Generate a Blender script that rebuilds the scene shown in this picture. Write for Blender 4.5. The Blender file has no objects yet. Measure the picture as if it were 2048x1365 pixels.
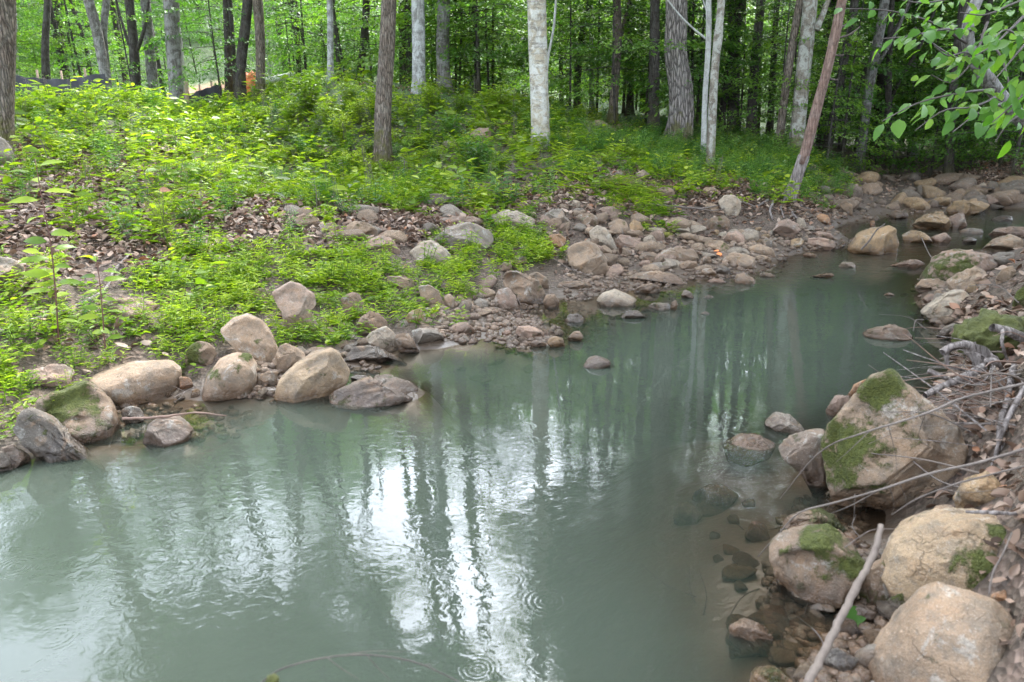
import bpy, math, random
import numpy as np
from mathutils import Vector, Matrix, noise
from mathutils.bvhtree import BVHTree
R_ = math.radians
rng = np.random.default_rng(7); random.seed(7)

# ------------------------------------------------------------------ camera
CAMZ, PITCH, ROLL, FPX = 1.5, R_(16.1), R_(1.2), 1500.0
W0, H0 = 2048.0, 1365.0
scene = bpy.context.scene
COL = scene.collection
_f = np.array([0, math.cos(PITCH), -math.sin(PITCH)])
_r0 = np.array([1.0, 0, 0]); _u0 = np.array([0, math.sin(PITCH), math.cos(PITCH)])
_r = _r0*math.cos(ROLL) - _u0*math.sin(ROLL)
_u = _u0*math.cos(ROLL) + _r0*math.sin(ROLL)
CAM = np.array([0, 0, CAMZ])
cam = bpy.data.cameras.new('camera'); cam_o = bpy.data.objects.new('camera', cam); COL.objects.link(cam_o)
cam_o.matrix_world = Matrix(((_r[0], _u[0], -_f[0], 0), (_r[1], _u[1], -_f[1], 0), (_r[2], _u[2], -_f[2], CAMZ), (0, 0, 0, 1)))
cam.sensor_width = 36; cam.lens = 36*FPX/W0; cam.clip_start = .05; cam.clip_end = 600
cam.dof.use_dof = True; cam.dof.focus_distance = 6.0; cam.dof.aperture_fstop = 4.0
scene.camera = cam_o
# ------------------------------------------------------------------ light
SUN_EL, SUN_AZ = 49, 18          # degrees; azimuth measured from +Y towards +X
world = bpy.data.worlds.new('World'); scene.world = world; world.use_nodes = True
wn = world.node_tree; wn.nodes.clear()
sky = wn.nodes.new('ShaderNodeTexSky'); sky.sky_type = 'NISHITA'; sky.sun_disc = False
sky.sun_elevation = R_(SUN_EL); sky.sun_rotation = R_(SUN_AZ); sky.air_density = 1.0; sky.dust_density = 4.0; sky.ozone_density = 1.0
hs = wn.nodes.new('ShaderNodeHueSaturation'); hs.inputs['Saturation'].default_value = .22
bg = wn.nodes.new('ShaderNodeBackground'); bg.inputs['Strength'].default_value = .15
wo = wn.nodes.new('ShaderNodeOutputWorld')
wn.links.new(sky.outputs[0], hs.inputs['Color']); tint = wn.nodes.new('ShaderNodeMix'); tint.data_type = 'RGBA'; tint.blend_type = 'MULTIPLY'; tint.inputs[0].default_value = 1; tint.inputs[7].default_value = (.90, .98, 1.10, 1)   # thin cloud: a cool white sky
wn.links.new(hs.outputs[0], tint.inputs[6]); wn.links.new(tint.outputs[2], bg.inputs[0]); wn.links.new(bg.outputs[0], wo.inputs[0])
sun = bpy.data.lights.new('sun', 'SUN'); sun.energy = 1.5; sun.angle = R_(10); sun.color = (1, .97, .91)
sun_o = bpy.data.objects.new('sun', sun); COL.objects.link(sun_o)
_el, _az = R_(SUN_EL), R_(SUN_AZ)
sdir = Vector((math.sin(_az)*math.cos(_el), math.cos(_az)*math.cos(_el), math.sin(_el)))
sun_o.rotation_euler = sdir.to_track_quat('Z', 'Y').to_euler(); sun_o.location = sdir*60
scene.view_settings.view_transform = 'Standard'; scene.view_settings.look = 'None'
scene.view_settings.gamma = 1; scene.view_settings.use_curve_mapping = False
scene.view_settings.exposure = 3.4
scene.render.engine = 'CYCLES'
cy = scene.cycles
cy.max_bounces = 8; cy.diffuse_bounces = 4; cy.glossy_bounces = 3; cy.transmission_bounces = 5; cy.transparent_max_bounces = 8
cy.caustics_reflective = False; cy.caustics_refractive = False
cy.use_denoising = True
cy.sample_clamp_indirect = 6

# ------------------------------------------------------------------ pixel <-> world
def ray(px, py):
    return _f + (px-W0/2)/FPX*_r + (H0/2-py)/FPX*_u
def proj(P):
    P = np.atleast_2d(P)-CAM
    d = P@_f; d = np.where(np.abs(d) < 1e-6, 1e-6, d)
    return np.stack([W0/2+FPX*(P@_r)/d, H0/2-FPX*(P@_u)/d, d], 1)
def at_z(px, py, z):
    d = ray(px, py); t = (z-CAMZ)/d[2]; return CAM+d*t
def at_d(px, py, D):                       # point on the ray at ground distance D along +Y
    d = ray(px, py); return CAM+d*(D/d[1])
VW = {0: (0, 0, 1), 1: (0, 0, .3418), 2: (650, 0, .3418), 3: (1300, 0, .3652), 4: (0, 400, .4030), 5: (500, 380, .3443),
      6: (1100, 350, .31496), 7: (1550, 330, .3662), 8: (1400, 700, .4872), 9: (1650, 0, .2418), 10: (1840, 580, .1831), 11: (1500, 1000, .2676)}
def V(view, pts):
    a, b, s = VW[view]; return [(a+x*s, b+y*s) for x, y in pts]

# ------------------------------------------------------------------ terrain
CP = []                                     # control points: (px, py, z)
SHORE = [(-350, 975), (0, 922), (60, 905), (235, 890), (330, 858), (400, 836), (470, 800), (545, 800), (660, 808), (790, 806), (860, 772), (780, 742), (690, 745), (760, 722), (835, 705), (890, 700),
         (960, 668), (1020, 655), (1050, 610), (1110, 602), (1190, 590), (1270, 572), (1370, 562), (1440, 555), (1500, 548), (1570, 520), (1650, 500), (1700, 492), (1740, 505), (1800, 500),
         (1660, 462), (1720, 445), (1800, 430), (1850, 425), (1930, 425), (2048, 420), (2200, 410),
         (2200, 470), (2048, 478), (1960, 500), (1870, 525), (1835, 560), (1835, 600), (1850, 640), (1880, 655), (1890, 700), (1925, 740), (1880, 800), (1790, 1050), (1700, 1060),
         (1690, 1140), (1720, 1230), (1690, 1300), (1640, 1365), (1600, 1500)]
CP += [(x, y, 0.0) for x, y in SHORE]
CP += [(600, 1000, -.5), (900, 900, -.5), (300, 1200, -.55), (0, 1150, -.5), (900, 1250, -.55), (1200, 1000, -.4), (1250, 1200, -.22), (1400, 880, -.17), (1500, 1000, -.08), (1450, 1130, -.08), (1500, 1290, -.08),
       (1380, 1300, -.11), (1400, 700, -.34), (1200, 800, -.42), (1650, 650, -.34), (1300, 640, -.09), (1150, 625, -.05), (1130, 690, -.03), (1060, 700, -.02), (1000, 730, -.09), (900, 740, -.12), (770, 727, -.05),
       (1750, 560, -.16), (1620, 540, -.12), (1750, 720, -.4), (1850, 740, -.2), (1900, 465, -.16), (2000, 440, -.14), (1700, 1000, -.06), (1620, 1050, -.08), (700, 850, -.3), (450, 850, -.1), (300, 920, -.2), (600, 1400, -.5), (1300, 1420, -.3)]
CP += [(250, 700, .2), (100, 700, .26), (400, 640, .24), (0, 560, .55), (120, 560, .5), (350, 520, .5), (600, 610, .2), (560, 500, .48), (700, 560, .3), (800, 560, .25), (850, 640, .1), (930, 600, .13), (700, 440, .62), (850, 480, .42),
       (200, 420, .75), (400, 420, .74), (0, 420, .85), (200, 300, 1.15), (500, 320, 1.0), (770, 330, .92), (-300, 300, 1.3), (-300, 560, .6), (900, 400, .62), (1000, 500, .3), (1080, 300, 1.1), (950, 250, 1.3), (1200, 300, 1.08), (1355, 295, 1.0),
       (1410, 330, .78), (1600, 320, .75), (1565, 405, .45), (1150, 400, .6), (1250, 500, .16), (1400, 480, .2), (1400, 400, .5), (1100, 520, .2), (1300, 440, .4), (1640, 420, .3), (1500, 460, .25), (1680, 370, .35), (1560, 500, .06),
       (1750, 345, .22), (1750, 390, .14), (1850, 385, .12), (1950, 395, .12), (2048, 390, .2),
       (2048, 560, .4), (1960, 560, .13), (1950, 700, .2), (2040, 700, .5), (2000, 900, .38), (1930, 1000, .2), (2040, 1000, .42), (1880, 1150, .12), (2040, 1200, .25), (1850, 1340, .04), (2040, 1340, .10), (2300, 800, .9), (2300, 500, 1.0), (2300, 1200, .45)]
XYZ = [(-7, 14.5, 2.05), (-3.5, 15, 2.0), (-1.3, 15.5, 2.05), (-11, 15, 2.1), (-6, 19, 2.3), (0, 19, 1.9), (4, 19, 1.55), (-20, 18, 2.2), (-14, 24, 2.75), (-6, 25, 2.65), (-9, 26, 2.85), (-11, 33, 3.9), (2, 26, 2.0), (8, 26, 1.5), (14, 28, .9), (12, 21, .45), (17, 24, .6),
       (11, 16.5, .7), (13, 17, 1.6), (16, 18, 2.8), (12, 13, 1.2), (9, 9.5, 1.2), (6, 6, 1.2), (20, 15, 3.2), (15, 8, 2.8), (22, 22, 3.0), (10, 19.5, .3),
       (-20, 40, 5.4), (0, 40, 4.2), (20, 40, 2.4), (40, 40, 6), (-40, 40, 4), (-60, 80, 17), (0, 80, 15), (60, 80, 18), (-120, 150, 50), (0, 160, 52), (120, 150, 52), (-60, 20, 3), (60, 20, 10), (30, 28, 4.5), (120, 60, 22), (-120, 60, 14),
       (1.4, .9, .02), (1.1, 1.4, .02), (2.2, .8, .3), (1.5, -1, .4), (0, -2, .35), (-3, -1.0, -.4), (-6, 1.0, -.3), (-5.5, 3.4, .4), (-10, 1.0, .3), (-10, 5, 1.2), (-8, -3, .5), (0, -8, 1.2), (8, 0, 1.4), (0, -30, 3), (-40, -20, 4), (40, -20, 6), (-30, 5, 2.0), (25, 5, 4), (0, -120, 10), (-120, -60, 12), (120, -60, 16), (-1.2, .6, -.45), (.3, .7, -.25), (-3.5, 1.2, -.5)]
_cp = np.array([at_z(x, y, z) for x, y, z in CP] + [list(p) for p in XYZ])
_LS = 1.0
def _warp(xy):                               # compress the far distance so that one spline serves both scales
    xy = np.asarray(xy, float); r = np.hypot(xy[..., 0], xy[..., 1]-3)
    k = np.where(r > 1e-6, np.log1p(r/4.0)*4.0/np.maximum(r, 1e-6), 1.0)
    out = np.empty_like(xy); out[..., 0] = xy[..., 0]*k; out[..., 1] = (xy[..., 1]-3)*k
    return out
_cw = _warp(_cp[:, :2])
def _U(r2): return np.where(r2 > 1e-12, .5*r2*np.log(np.maximum(r2, 1e-12)), 0)
_n = len(_cw)
_K = _U(((_cw[:, None]-_cw[None])**2).sum(-1)) + np.eye(_n)*.012
_A = np.zeros((_n+3, _n+3)); _A[:_n, :_n] = _K; _A[:_n, _n] = 1; _A[:_n, _n+1:] = _cw; _A[_n:, :_n] = _A[:_n, _n:].T
_sol = np.linalg.solve(_A, np.concatenate([_cp[:, 2], np.zeros(3)]))
_ns = [(rng.uniform(0, 6.28), rng.normal(size=2)) for _ in range(30)]
def fbm2(x, y, s, k=10, off=0):
    v = 0
    for i in range(k):
        ph, d = _ns[(i+off) % 30]; d = d/np.hypot(*d)
        fr = 1.0*(1.35**i); v = v + np.sin((x*d[0]+y*d[1])/s*fr+ph+i)/(1.25**i)
    return v/3.0
def terrain(x, y):
    x = np.asarray(x, float); y = np.asarray(y, float); sh = x.shape
    q = _warp(np.stack([x.ravel(), y.ravel()], 1)); z = np.empty(len(q))
    for i in range(0, len(q), 20000):
        b = q[i:i+20000]; z[i:i+20000] = _U(((b[:, None]-_cw[None])**2).sum(-1))@_sol[:_n] + _sol[_n] + b@_sol[_n+1:]
    z = z.reshape(sh)
    land = np.clip((z+.05)/.4, 0, 1)
    z = z + land*.045*fbm2(x, y, .35) + .02*fbm2(x, y, .13, 8, 9)*np.clip((z+.6)/.8, .3, 1)
    return z
# cached height grid for quick lookups
_ax = np.concatenate([-np.geomspace(8, 130, 60)[::-1], np.arange(-7.93, 11.95, .07), np.geomspace(12, 130, 55)])
_ay = np.concatenate([-np.geomspace(3, 125, 30)[::-1], np.arange(-2.93, 13.95, .07), np.geomspace(14, 45, 90), np.geomspace(46, 170, 30)])
GX, GY = np.meshgrid(_ax, _ay); GZ = terrain(GX, GY)
def Hn(x, y):
    x = np.asarray(x, float); y = np.asarray(y, float)
    i = np.clip(np.searchsorted(_ax, x)-1, 0, len(_ax)-2); j = np.clip(np.searchsorted(_ay, y)-1, 0, len(_ay)-2)
    u = np.clip((x-_ax[i])/(_ax[i+1]-_ax[i]), 0, 1); v = np.clip((y-_ay[j])/(_ay[j+1]-_ay[j]), 0, 1)
    return GZ[j, i]*(1-u)*(1-v)+GZ[j, i+1]*u*(1-v)+GZ[j+1, i]*(1-u)*v+GZ[j+1, i+1]*u*v
def H(x, y): return float(Hn(x, y))
def ground(px, py, water=True, dmax=60):
    d = ray(px, py); d = d/d[1]
    Y = np.geomspace(.8, dmax, 1500); P = CAM+d*Y[:, None]
    h = Hn(P[:, 0], P[:, 1])
    if water: h = np.maximum(h, 0)
    k = np.nonzero(P[:, 2] <= h)[0]
    if len(k) == 0: return None
    return P[k[0]]

# ------------------------------------------------------------------ object helpers
def link(o): COL.objects.link(o); return o
def mesh(name, v, f, mats=(), smooth=True, attrs=None, mat_idx=None):
    v = np.asarray(v, np.float32); f = np.asarray(f, np.int32)
    me = bpy.data.meshes.new(name); me.vertices.add(len(v)); me.vertices.foreach_set('co', v.ravel())
    k = f.shape[1]; me.loops.add(f.size); me.loops.foreach_set('vertex_index', f.ravel())
    me.polygons.add(len(f)); me.polygons.foreach_set('loop_start', np.arange(0, f.size, k, dtype=np.int32))
    if smooth: me.polygons.foreach_set('use_smooth', np.ones(len(f), bool))
    for m in (mats if isinstance(mats, (list, tuple)) else [mats]): me.materials.append(m)
    if mat_idx is not None: me.polygons.foreach_set('material_index', np.asarray(mat_idx, np.int32))
    for nm, a in (attrs or {}).items():
        at = me.attributes.new(nm, 'FLOAT', 'POINT'); at.data.foreach_set('value', np.asarray(a, np.float32))
    me.update(calc_edges=True); me.validate()
    return me
def obj(name, me, parent=None, loc=None, label=None, cat=None, group=None, kind=None, color=None):
    o = bpy.data.objects.new(name, me); link(o)
    if loc is not None: o.location = [float(c) for c in loc]
    if parent is not None: o.parent = parent
    if label: o['label'] = label
    if cat: o['category'] = cat
    if group: o['group'] = group
    if kind: o['kind'] = kind
    if color is not None: o.color = color
    return o
def empty(name, loc, label, cat, group=None): return obj(name, None, None, loc, label, cat, group)
def merge(parts):                            # [(v, f), ...] -> v, f
    vs, fs, n = [], [], 0
    for v, f in parts: vs.append(v); fs.append(np.asarray(f)+n); n += len(v)
    return np.concatenate(vs), np.concatenate(fs)
def resample(P, n):
    P = np.asarray(P, float); d = np.concatenate([[0], np.cumsum(np.linalg.norm(np.diff(P, axis=0), axis=1))])
    # smooth Catmull-Rom through the points
    t = np.linspace(0, d[-1], n); out = np.empty((n, P.shape[1]))
    T = np.gradient(P, d, axis=0) if len(P) > 2 else np.tile((P[1]-P[0])/max(d[-1], 1e-9), (2, 1))
    j = np.clip(np.searchsorted(d, t, side='right')-1, 0, len(P)-2); h = (d[j+1]-d[j])[:, None]; s = ((t-d[j])[:, None])/h
    return (2*s**3-3*s**2+1)*P[j]+(s**3-2*s**2+s)*h*T[j]+(-2*s**3+3*s**2)*P[j+1]+(s**3-s**2)*h*T[j+1]
def tube(P, rad, sides=8, bump=0.0, bscale=1.0, seed=0, lobes=None):
    P = np.asarray(P, float); n = len(P); rad = np.broadcast_to(np.asarray(rad, float), (n,))
    T = np.gradient(P, axis=0); T /= np.linalg.norm(T, axis=1)[:, None]
    ref = np.array([0, 1.0, 0]) if abs(T[0][1]) < .8 else np.array([1.0, 0, 0])
    A = np.cross(T, ref); A /= np.linalg.norm(A, axis=1)[:, None]; B = np.cross(T, A)
    an = np.linspace(0, 2*np.pi, sides, endpoint=False)
    rr = np.tile(rad[:, None], (1, sides))
    if bump:
        s = np.arange(n)[:, None]*1.0; r2 = np.random.default_rng(seed)
        for k in range(7):
            rr = rr*(1+bump*.5*np.sin(an[None]*r2.integers(1, 6)+s*r2.uniform(-.9, .9)*bscale+r2.uniform(0, 6)))
    if lobes is not None: rr = rr*lobes(np.arange(n)[:, None]/(n-1), an[None])
    v = P[:, None]+rr[..., None]*(np.cos(an)[None, :, None]*A[:, None]+np.sin(an)[None, :, None]*B[:, None])
    v = v.reshape(-1, 3); i = np.arange(n-1)[:, None]*sides; j = np.arange(sides)[None]; j2 = (j+1) % sides
    f = np.stack([i+j, i+j2, i+sides+j2, i+sides+j], -1).reshape(-1, 4)
    # caps
    c0, c1 = len(v), len(v)+1; v = np.concatenate([v, P[:1]-T[:1]*rad[0]*.3, P[-1:]+T[-1:]*rad[-1]*.3])
    jj = np.arange(sides); b = (n-1)*sides
    cap0 = np.stack([np.full(sides, c0), (jj+1) % sides, jj, np.full(sides, c0)], 1)
    cap1 = np.stack([np.full(sides, c1), b+jj, b+(jj+1) % sides, np.full(sides, c1)], 1)
    # caps as quads with a doubled centre would be degenerate: split into real quads over two sectors
    if sides % 2 == 0:
        e = jj[::2]
        cap0 = np.stack([np.full(len(e), c0), (e+2) % sides, e+1, e], 1); cap1 = np.stack([np.full(len(e), c1), b+e, b+e+1, b+(e+2) % sides], 1)
    f = np.concatenate([f, cap0, cap1])
    return v, f
# ------------------------------------------------------------------ materials
class NT:
    def __init__(s, name):
        s.m = bpy.data.materials.new(name); s.m.use_nodes = True; s.t = s.m.node_tree; s.t.nodes.clear(); s.out = s.n('ShaderNodeOutputMaterial')
    def n(s, typ, ins=None, **kw):
        nd = s.t.nodes.new(typ)
        for k, v in kw.items(): setattr(nd, k, v)
        for k, v in (ins or {}).items():
            i = nd.inputs[k]
            if hasattr(v, 'is_output') or isinstance(v, bpy.types.NodeSocket): s.t.links.new(v, i)
            else: i.default_value = v
        return nd
    def noise(s, vec, scale, detail=4, rough=.55, dist=0, out=0):
        return s.n('ShaderNodeTexNoise', {'Vector': vec, 'Scale': scale, 'Detail': detail, 'Roughness': rough, 'Distortion': dist}).outputs[out]
    def ramp(s, fac, stops):
        nd = s.n('ShaderNodeValToRGB', {'Fac': fac}); cr = nd.color_ramp
        while len(cr.elements) < len(stops): cr.elements.new(.5)
        for e, (p, c) in zip(cr.elements, stops): e.position = p; e.color = (c, c, c, 1) if isinstance(c, (int, float)) else (*c, 1)
        return nd.outputs[0]
    def math(s, op, a, b=0.0, c=0.0, clamp=False):
        return s.n('ShaderNodeMath', {0: a, 1: b, 2: c}, operation=op, use_clamp=clamp).outputs[0]
    def vmath(s, op, a, b=None):
        nd = s.n('ShaderNodeVectorMath', {0: a}, operation=op)
        if b is not None:
            if isinstance(b, bpy.types.NodeSocket): s.t.links.new(b, nd.inputs[1])
            else: nd.inputs[1].default_value = b
        return nd
    def mix(s, f, a, b, mode='MIX'):
        nd = s.n('ShaderNodeMix', data_type='RGBA', blend_type=mode)
        for i, v in ((0, f), (6, a), (7, b)):
            if isinstance(v, bpy.types.NodeSocket): s.t.links.new(v, nd.inputs[i])
            else: nd.inputs[i].default_value = v if i == 0 else ((*v, 1) if len(v) == 3 else v)
        return nd.outputs[2]
    def mixs(s, f, a, b):
        nd = s.n('ShaderNodeMixShader')
        for i, v in ((0, f), (1, a), (2, b)):
            if isinstance(v, bpy.types.NodeSocket): s.t.links.new(v, nd.inputs[i])
            else: nd.inputs[i].default_value = v
        return nd.outputs[0]
    def bump(s, h, strength=.5, dist=.02, normal=None):
        nd = s.n('ShaderNodeBump', {'Height': h, 'Strength': strength, 'Distance': dist})
        if normal is not None: s.t.links.new(normal, nd.inputs['Normal'])
        return nd.outputs[0]
    def end(s, sh): s.t.links.new(sh, s.out.inputs[0]); return s.m
def attr(T, name): return T.n('ShaderNodeAttribute', attribute_name=name).outputs['Fac']

def mat_rock():
    T = NT('rock'); oi = T.n('ShaderNodeObjectInfo'); tc = T.n('ShaderNodeTexCoord'); geo = T.n('ShaderNodeNewGeometry')
    off = T.n('ShaderNodeVectorMath', {0: tc.outputs['Object']}, operation='ADD'); T.t.links.new(T.math('MULTIPLY', oi.outputs['Random'], 37.0), off.inputs[1])
    p = off.outputs[0]
    n1 = T.noise(p, 3.0, 6, .6, .6); n2 = T.noise(p, 14, 5, .65); n3 = T.noise(p, 70, 4, .7); n5 = T.noise(p, 230, 3, .7); n4 = T.noise(p, 6, 5, .7, 1.5)
    c = T.mix(T.ramp(n1, [(.35, 0), (.68, 1)]), (.62, .59, .57), (1.10, 1.06, 1.0))
    c = T.mix(1.0, oi.outputs['Color'], c, 'MULTIPLY'); c = T.mix(1.0, c, (.90, .83, .745), 'MULTIPLY')
    # iron staining and pale lichen crusts
    c = T.mix(T.math('MULTIPLY', T.ramp(n4, [(.52, 0), (.66, 1)]), .5), c, (.27, .15, .07))
    c = T.mix(T.math('MULTIPLY', T.ramp(T.noise(p, 9, 6, .75, .4), [(.57, 0), (.63, 1)]), .42), c, (.43, .42, .37))
    c = T.mix(T.math('MULTIPLY', T.ramp(n2, [(.34, 1), (.52, 0)]), .6), c, (.10, .085, .065))
    c = T.mix(T.math('MULTIPLY', T.ramp(n3, [(.36, 1), (.47, 0)]), .35), c, (.12, .10, .08))
    c = T.mix(T.math('MULTIPLY', T.ramp(n5, [(.38, 1), (.5, 0)]), .4), c, (.16, .13, .10))
    c = T.mix(T.math('MULTIPLY', T.ramp(n5, [(.55, 0), (.68, 1)]), .3), c, (.5, .46, .4))
    crk = T.n('ShaderNodeTexVoronoi', {'Vector': T.n('ShaderNodeVectorMath', {0: p, 1: T.n('ShaderNodeVectorMath', {0: T.noise(p, 4, 4, .6, 0, 1), 3: .5}, operation='SCALE').outputs[0]}, operation='ADD').outputs[0], 'Scale': 2.6}, feature='DISTANCE_TO_EDGE').outputs['Distance']
    crk = T.math('MULTIPLY', T.ramp(crk, [(0, 1), (.012, 0)]), T.ramp(T.noise(p, 2.2, 2), [(.5, 0), (.6, 1)]))
    c = T.mix(T.math('MULTIPLY', crk, .4), c, (.05, .04, .03))
    # moss
    z = T.n('ShaderNodeSeparateXYZ', {0: geo.outputs['Normal']}).outputs[2]
    up = T.math('MULTIPLY_ADD', z, .55, .45)
    ma = T.math('MULTIPLY', T.math('SUBTRACT', 1.0, oi.outputs['Alpha']), up)
    mm = T.math('ADD', T.math('MULTIPLY', ma, .9), T.math('MULTIPLY', attr(T, 'moss'), 1.0))
    mn = T.math('ADD', mm, T.math('MULTIPLY', T.math('SUBTRACT', T.noise(p, 11, 6, .7), .5), 3.3))
    mossf = T.ramp(mn, [(.38, 0), (.70, 1)])
    mossc = T.mix(T.noise(p, 60, 3), (.022, .032, .005), (.10, .105, .015))
    c = T.mix(mossf, c, mossc)
    # wet band just above the water line, silt below it
    wz = T.n('ShaderNodeSeparateXYZ', {0: geo.outputs['Position']}).outputs[2]
    wet = T.ramp(T.math('ADD', wz, T.math('MULTIPLY', T.math('SUBTRACT', n1, .5), .10)), [(.03, 1), (.10, 0)])
    wetc = T.mix(1.0, c, (.50, .44, .39), 'MULTIPLY'); c = T.mix(wet, c, wetc)
    rough = T.math('MULTIPLY_ADD', wet, -.55, .82)
    h = T.math('ADD', T.math('MULTIPLY', n2, .9), T.math('ADD', T.math('MULTIPLY', n3, .28), T.math('MULTIPLY', T.ramp(n4, [(.40, 0), (.60, 1)]), .12)))
    h = T.math('ADD', h, T.math('MULTIPLY', mossf, T.noise(p, 130, 2)))
    h = T.math('ADD', T.math('ADD', h, T.math('MULTIPLY', n5, .14)), T.math('MULTIPLY', crk, -.3))
    b = T.n('ShaderNodeBsdfPrincipled', {'Base Color': c, 'Roughness': rough, 'Normal': T.bump(h, .85, .024), 'Specular IOR Level': .4})
    return T.end(b.outputs[0])
M_ROCK = mat_rock()

def mat_ground():
    T = NT('ground'); tc = T.n('ShaderNodeTexCoord'); p = tc.outputs['Object']; geo = T.n('ShaderNodeNewGeometry')
    n1 = T.noise(p, 1.3, 5, .6); n2 = T.noise(p, 9, 5, .6); vo = T.n('ShaderNodeTexVoronoi', {'Vector': p, 'Scale': 42.0, 'Randomness': 1.0})
    c = T.ramp(vo.outputs['Color'], [(0, (.03, .02, .014)), (.45, (.08, .052, .036)), (.75, (.14, .092, .065)), (1, (.24, .17, .13))])
    c = T.mix(T.ramp(n2, [(.35, 0), (.6, .8)]), c, (.075, .055, .035))
    gr_ = attr(T, 'green'); c = T.mix(T.math('MAXIMUM', T.math('MULTIPLY', T.ramp(n1, [(.45, 0), (.62, 1)]), gr_), T.math('MULTIPLY_ADD', gr_, 2.0, -1.1, clamp=True)), c, T.mix(n2, (.025, .05, .012), (.07, .12, .025)))
    dirt = attr(T, 'dirt'); c = T.mix(dirt, c, T.mix(n2, (.20, .085, .045), (.32, .16, .09)))
    wz = T.n('ShaderNodeSeparateXYZ', {0: geo.outputs['Position']}).outputs[2]
    wet = T.ramp(T.math('ADD', wz, T.math('MULTIPLY', T.math('SUBTRACT', n2, .5), .06)), [(.01, 1), (.09, 0)])
    silt = T.mix(T.noise(p, 4, 5, .65), (.030, .021, .014), (.095, .062, .038))
    c = T.mix(wet, c, T.mix(T.ramp(T.noise(p, 17, 4, .7), [(.5, 0), (.65, .7)]), silt, (.055, .042, .030)))
    h = T.math('ADD', T.math('MULTIPLY', vo.outputs['Distance'], 1.0), n2)
    b = T.n('ShaderNodeBsdfPrincipled', {'Base Color': c, 'Roughness': T.math('MULTIPLY_ADD', wet, -.45, .85), 'Normal': T.bump(T.math('ADD', T.math('MULTIPLY', h, T.math('SUBTRACT', 1.0, wet)), T.math('MULTIPLY', T.math('MULTIPLY', n2, wet), .5)), .7, .03)})
    return T.end(b.outputs[0])
M_GROUND = mat_ground()

def mat_leaf(name, dark, mid, light, trans=.5, gloss=.3, rough=.42):
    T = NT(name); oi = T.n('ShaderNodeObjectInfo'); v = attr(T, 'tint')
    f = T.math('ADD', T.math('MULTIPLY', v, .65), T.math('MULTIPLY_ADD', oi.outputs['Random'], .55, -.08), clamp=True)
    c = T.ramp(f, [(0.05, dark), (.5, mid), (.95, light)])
    d = T.n('ShaderNodeBsdfPrincipled', {'Base Color': c, 'Roughness': rough, 'Specular IOR Level': gloss})
    tcol = T.mix(1.0, c, (1.35, 1.5, .55), 'MULTIPLY')
    t = T.n('ShaderNodeBsdfTranslucent', {'Color': tcol})
    return T.end(T.mixs(trans, d.outputs[0], t.outputs[0]))
M_CANOPY = mat_leaf('leaf_canopy', (.020, .055, .018), (.045, .115, .028), (.10, .20, .035))
M_UNDER = mat_leaf('leaf_understory', (.03, .08, .02), (.075, .165, .032), (.17, .28, .04))
M_BRIGHT = mat_leaf('leaf_groundcover', (.05, .10, .013), (.15, .235, .018), (.32, .38, .032))
M_BLUE = mat_leaf('leaf_fern', (.03, .085, .025), (.075, .165, .04), (.18, .27, .06))
M_BIG = mat_leaf('leaf_overhang', (.05, .14, .02), (.09, .21, .025), (.20, .33, .03), .65, .5, .35)

def mat_simple(name, c1, c2, scale, rough=.8, bump=.5, dist=.01, stretch=(1, 1, 1), trans=0):
    T = NT(name); tc = T.n('ShaderNodeTexCoord'); oi = T.n('ShaderNodeObjectInfo')
    mp = T.n('ShaderNodeMapping', {'Vector': tc.outputs['Object'], 'Scale': stretch})
    n = T.noise(mp.outputs[0], scale, 5, .65); f = T.math('ADD', T.math('MULTIPLY_ADD', n, 1.8, -.55), T.math('MULTIPLY', oi.outputs['Random'], .3), clamp=True)
    c = T.mix(f, c1, c2)
    b = T.n('ShaderNodeBsdfPrincipled', {'Base Color': c, 'Roughness': rough, 'Normal': T.bump(n, bump, dist)})
    sh = b.outputs[0]
    if trans: sh = T.mixs(trans, sh, T.n('ShaderNodeBsdfTranslucent', {'Color': c}).outputs[0])
    return T.end(sh)
def mat_litter():
    T = NT('dry_leaf'); oi = T.n('ShaderNodeObjectInfo')
    c = T.ramp(oi.outputs['Random'], [(0, (.05, .03, .02)), (.35, (.12, .07, .045)), (.65, (.21, .135, .09)), (.88, (.36, .27, .205)), (1, (.26, .11, .05))])
    b = T.n('ShaderNodeBsdfPrincipled', {'Base Color': c, 'Roughness': .6, 'Specular IOR Level': .35})
    return T.end(T.mixs(.15, b.outputs[0], T.n('ShaderNodeBsdfTranslucent', {'Color': c}).outputs[0]))
M_LITTER = mat_litter()
M_STICK = mat_simple('dead_wood', (.055, .042, .034), (.18, .145, .12), 14, .8, .5, .006, (1, 1, 1))
M_GREYSTICK = mat_simple('grey_brown_stick', (.065, .048, .038), (.165, .128, .10), 16, .8, .5, .005, (1, 1, .4))
M_DARKTWIG = mat_simple('dark_twig', (.03, .022, .018), (.085, .064, .052), 18, .7, .4, .003)
M_STICKR = mat_simple('reddish_twig', (.09, .05, .036), (.24, .15, .105), 16, .7, .4, .004)
M_STEM = mat_simple('plant_stem', (.05, .07, .02), (.13, .12, .05), 20, .6, .2, .002)
M_STEMRED = mat_simple('plant_stem_red', (.07, .025, .018), (.14, .06, .04), 20, .6, .2, .002)
M_MOSSY = mat_simple('moss_cover', (.022, .03, .005), (.15, .135, .018), 16, .95, 1, .03)
M_STUMPMOSS = mat_simple('stump_moss', (.018, .022, .006), (.085, .09, .018), 18, .95, 1, .03)
M_FABRIC = mat_simple('silt_fence_fabric', (.016, .016, .018), (.032, .032, .034), 30, .8, .2, .004)
M_STAKE = mat_simple('weathered_stake', (.16, .11, .07), (.30, .22, .15), 30, .8, .3, .004)
M_ORANGE = mat_simple('orange_netting', (.62, .14, .04), (.80, .28, .10), 9, .6, .5, .02)
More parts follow.
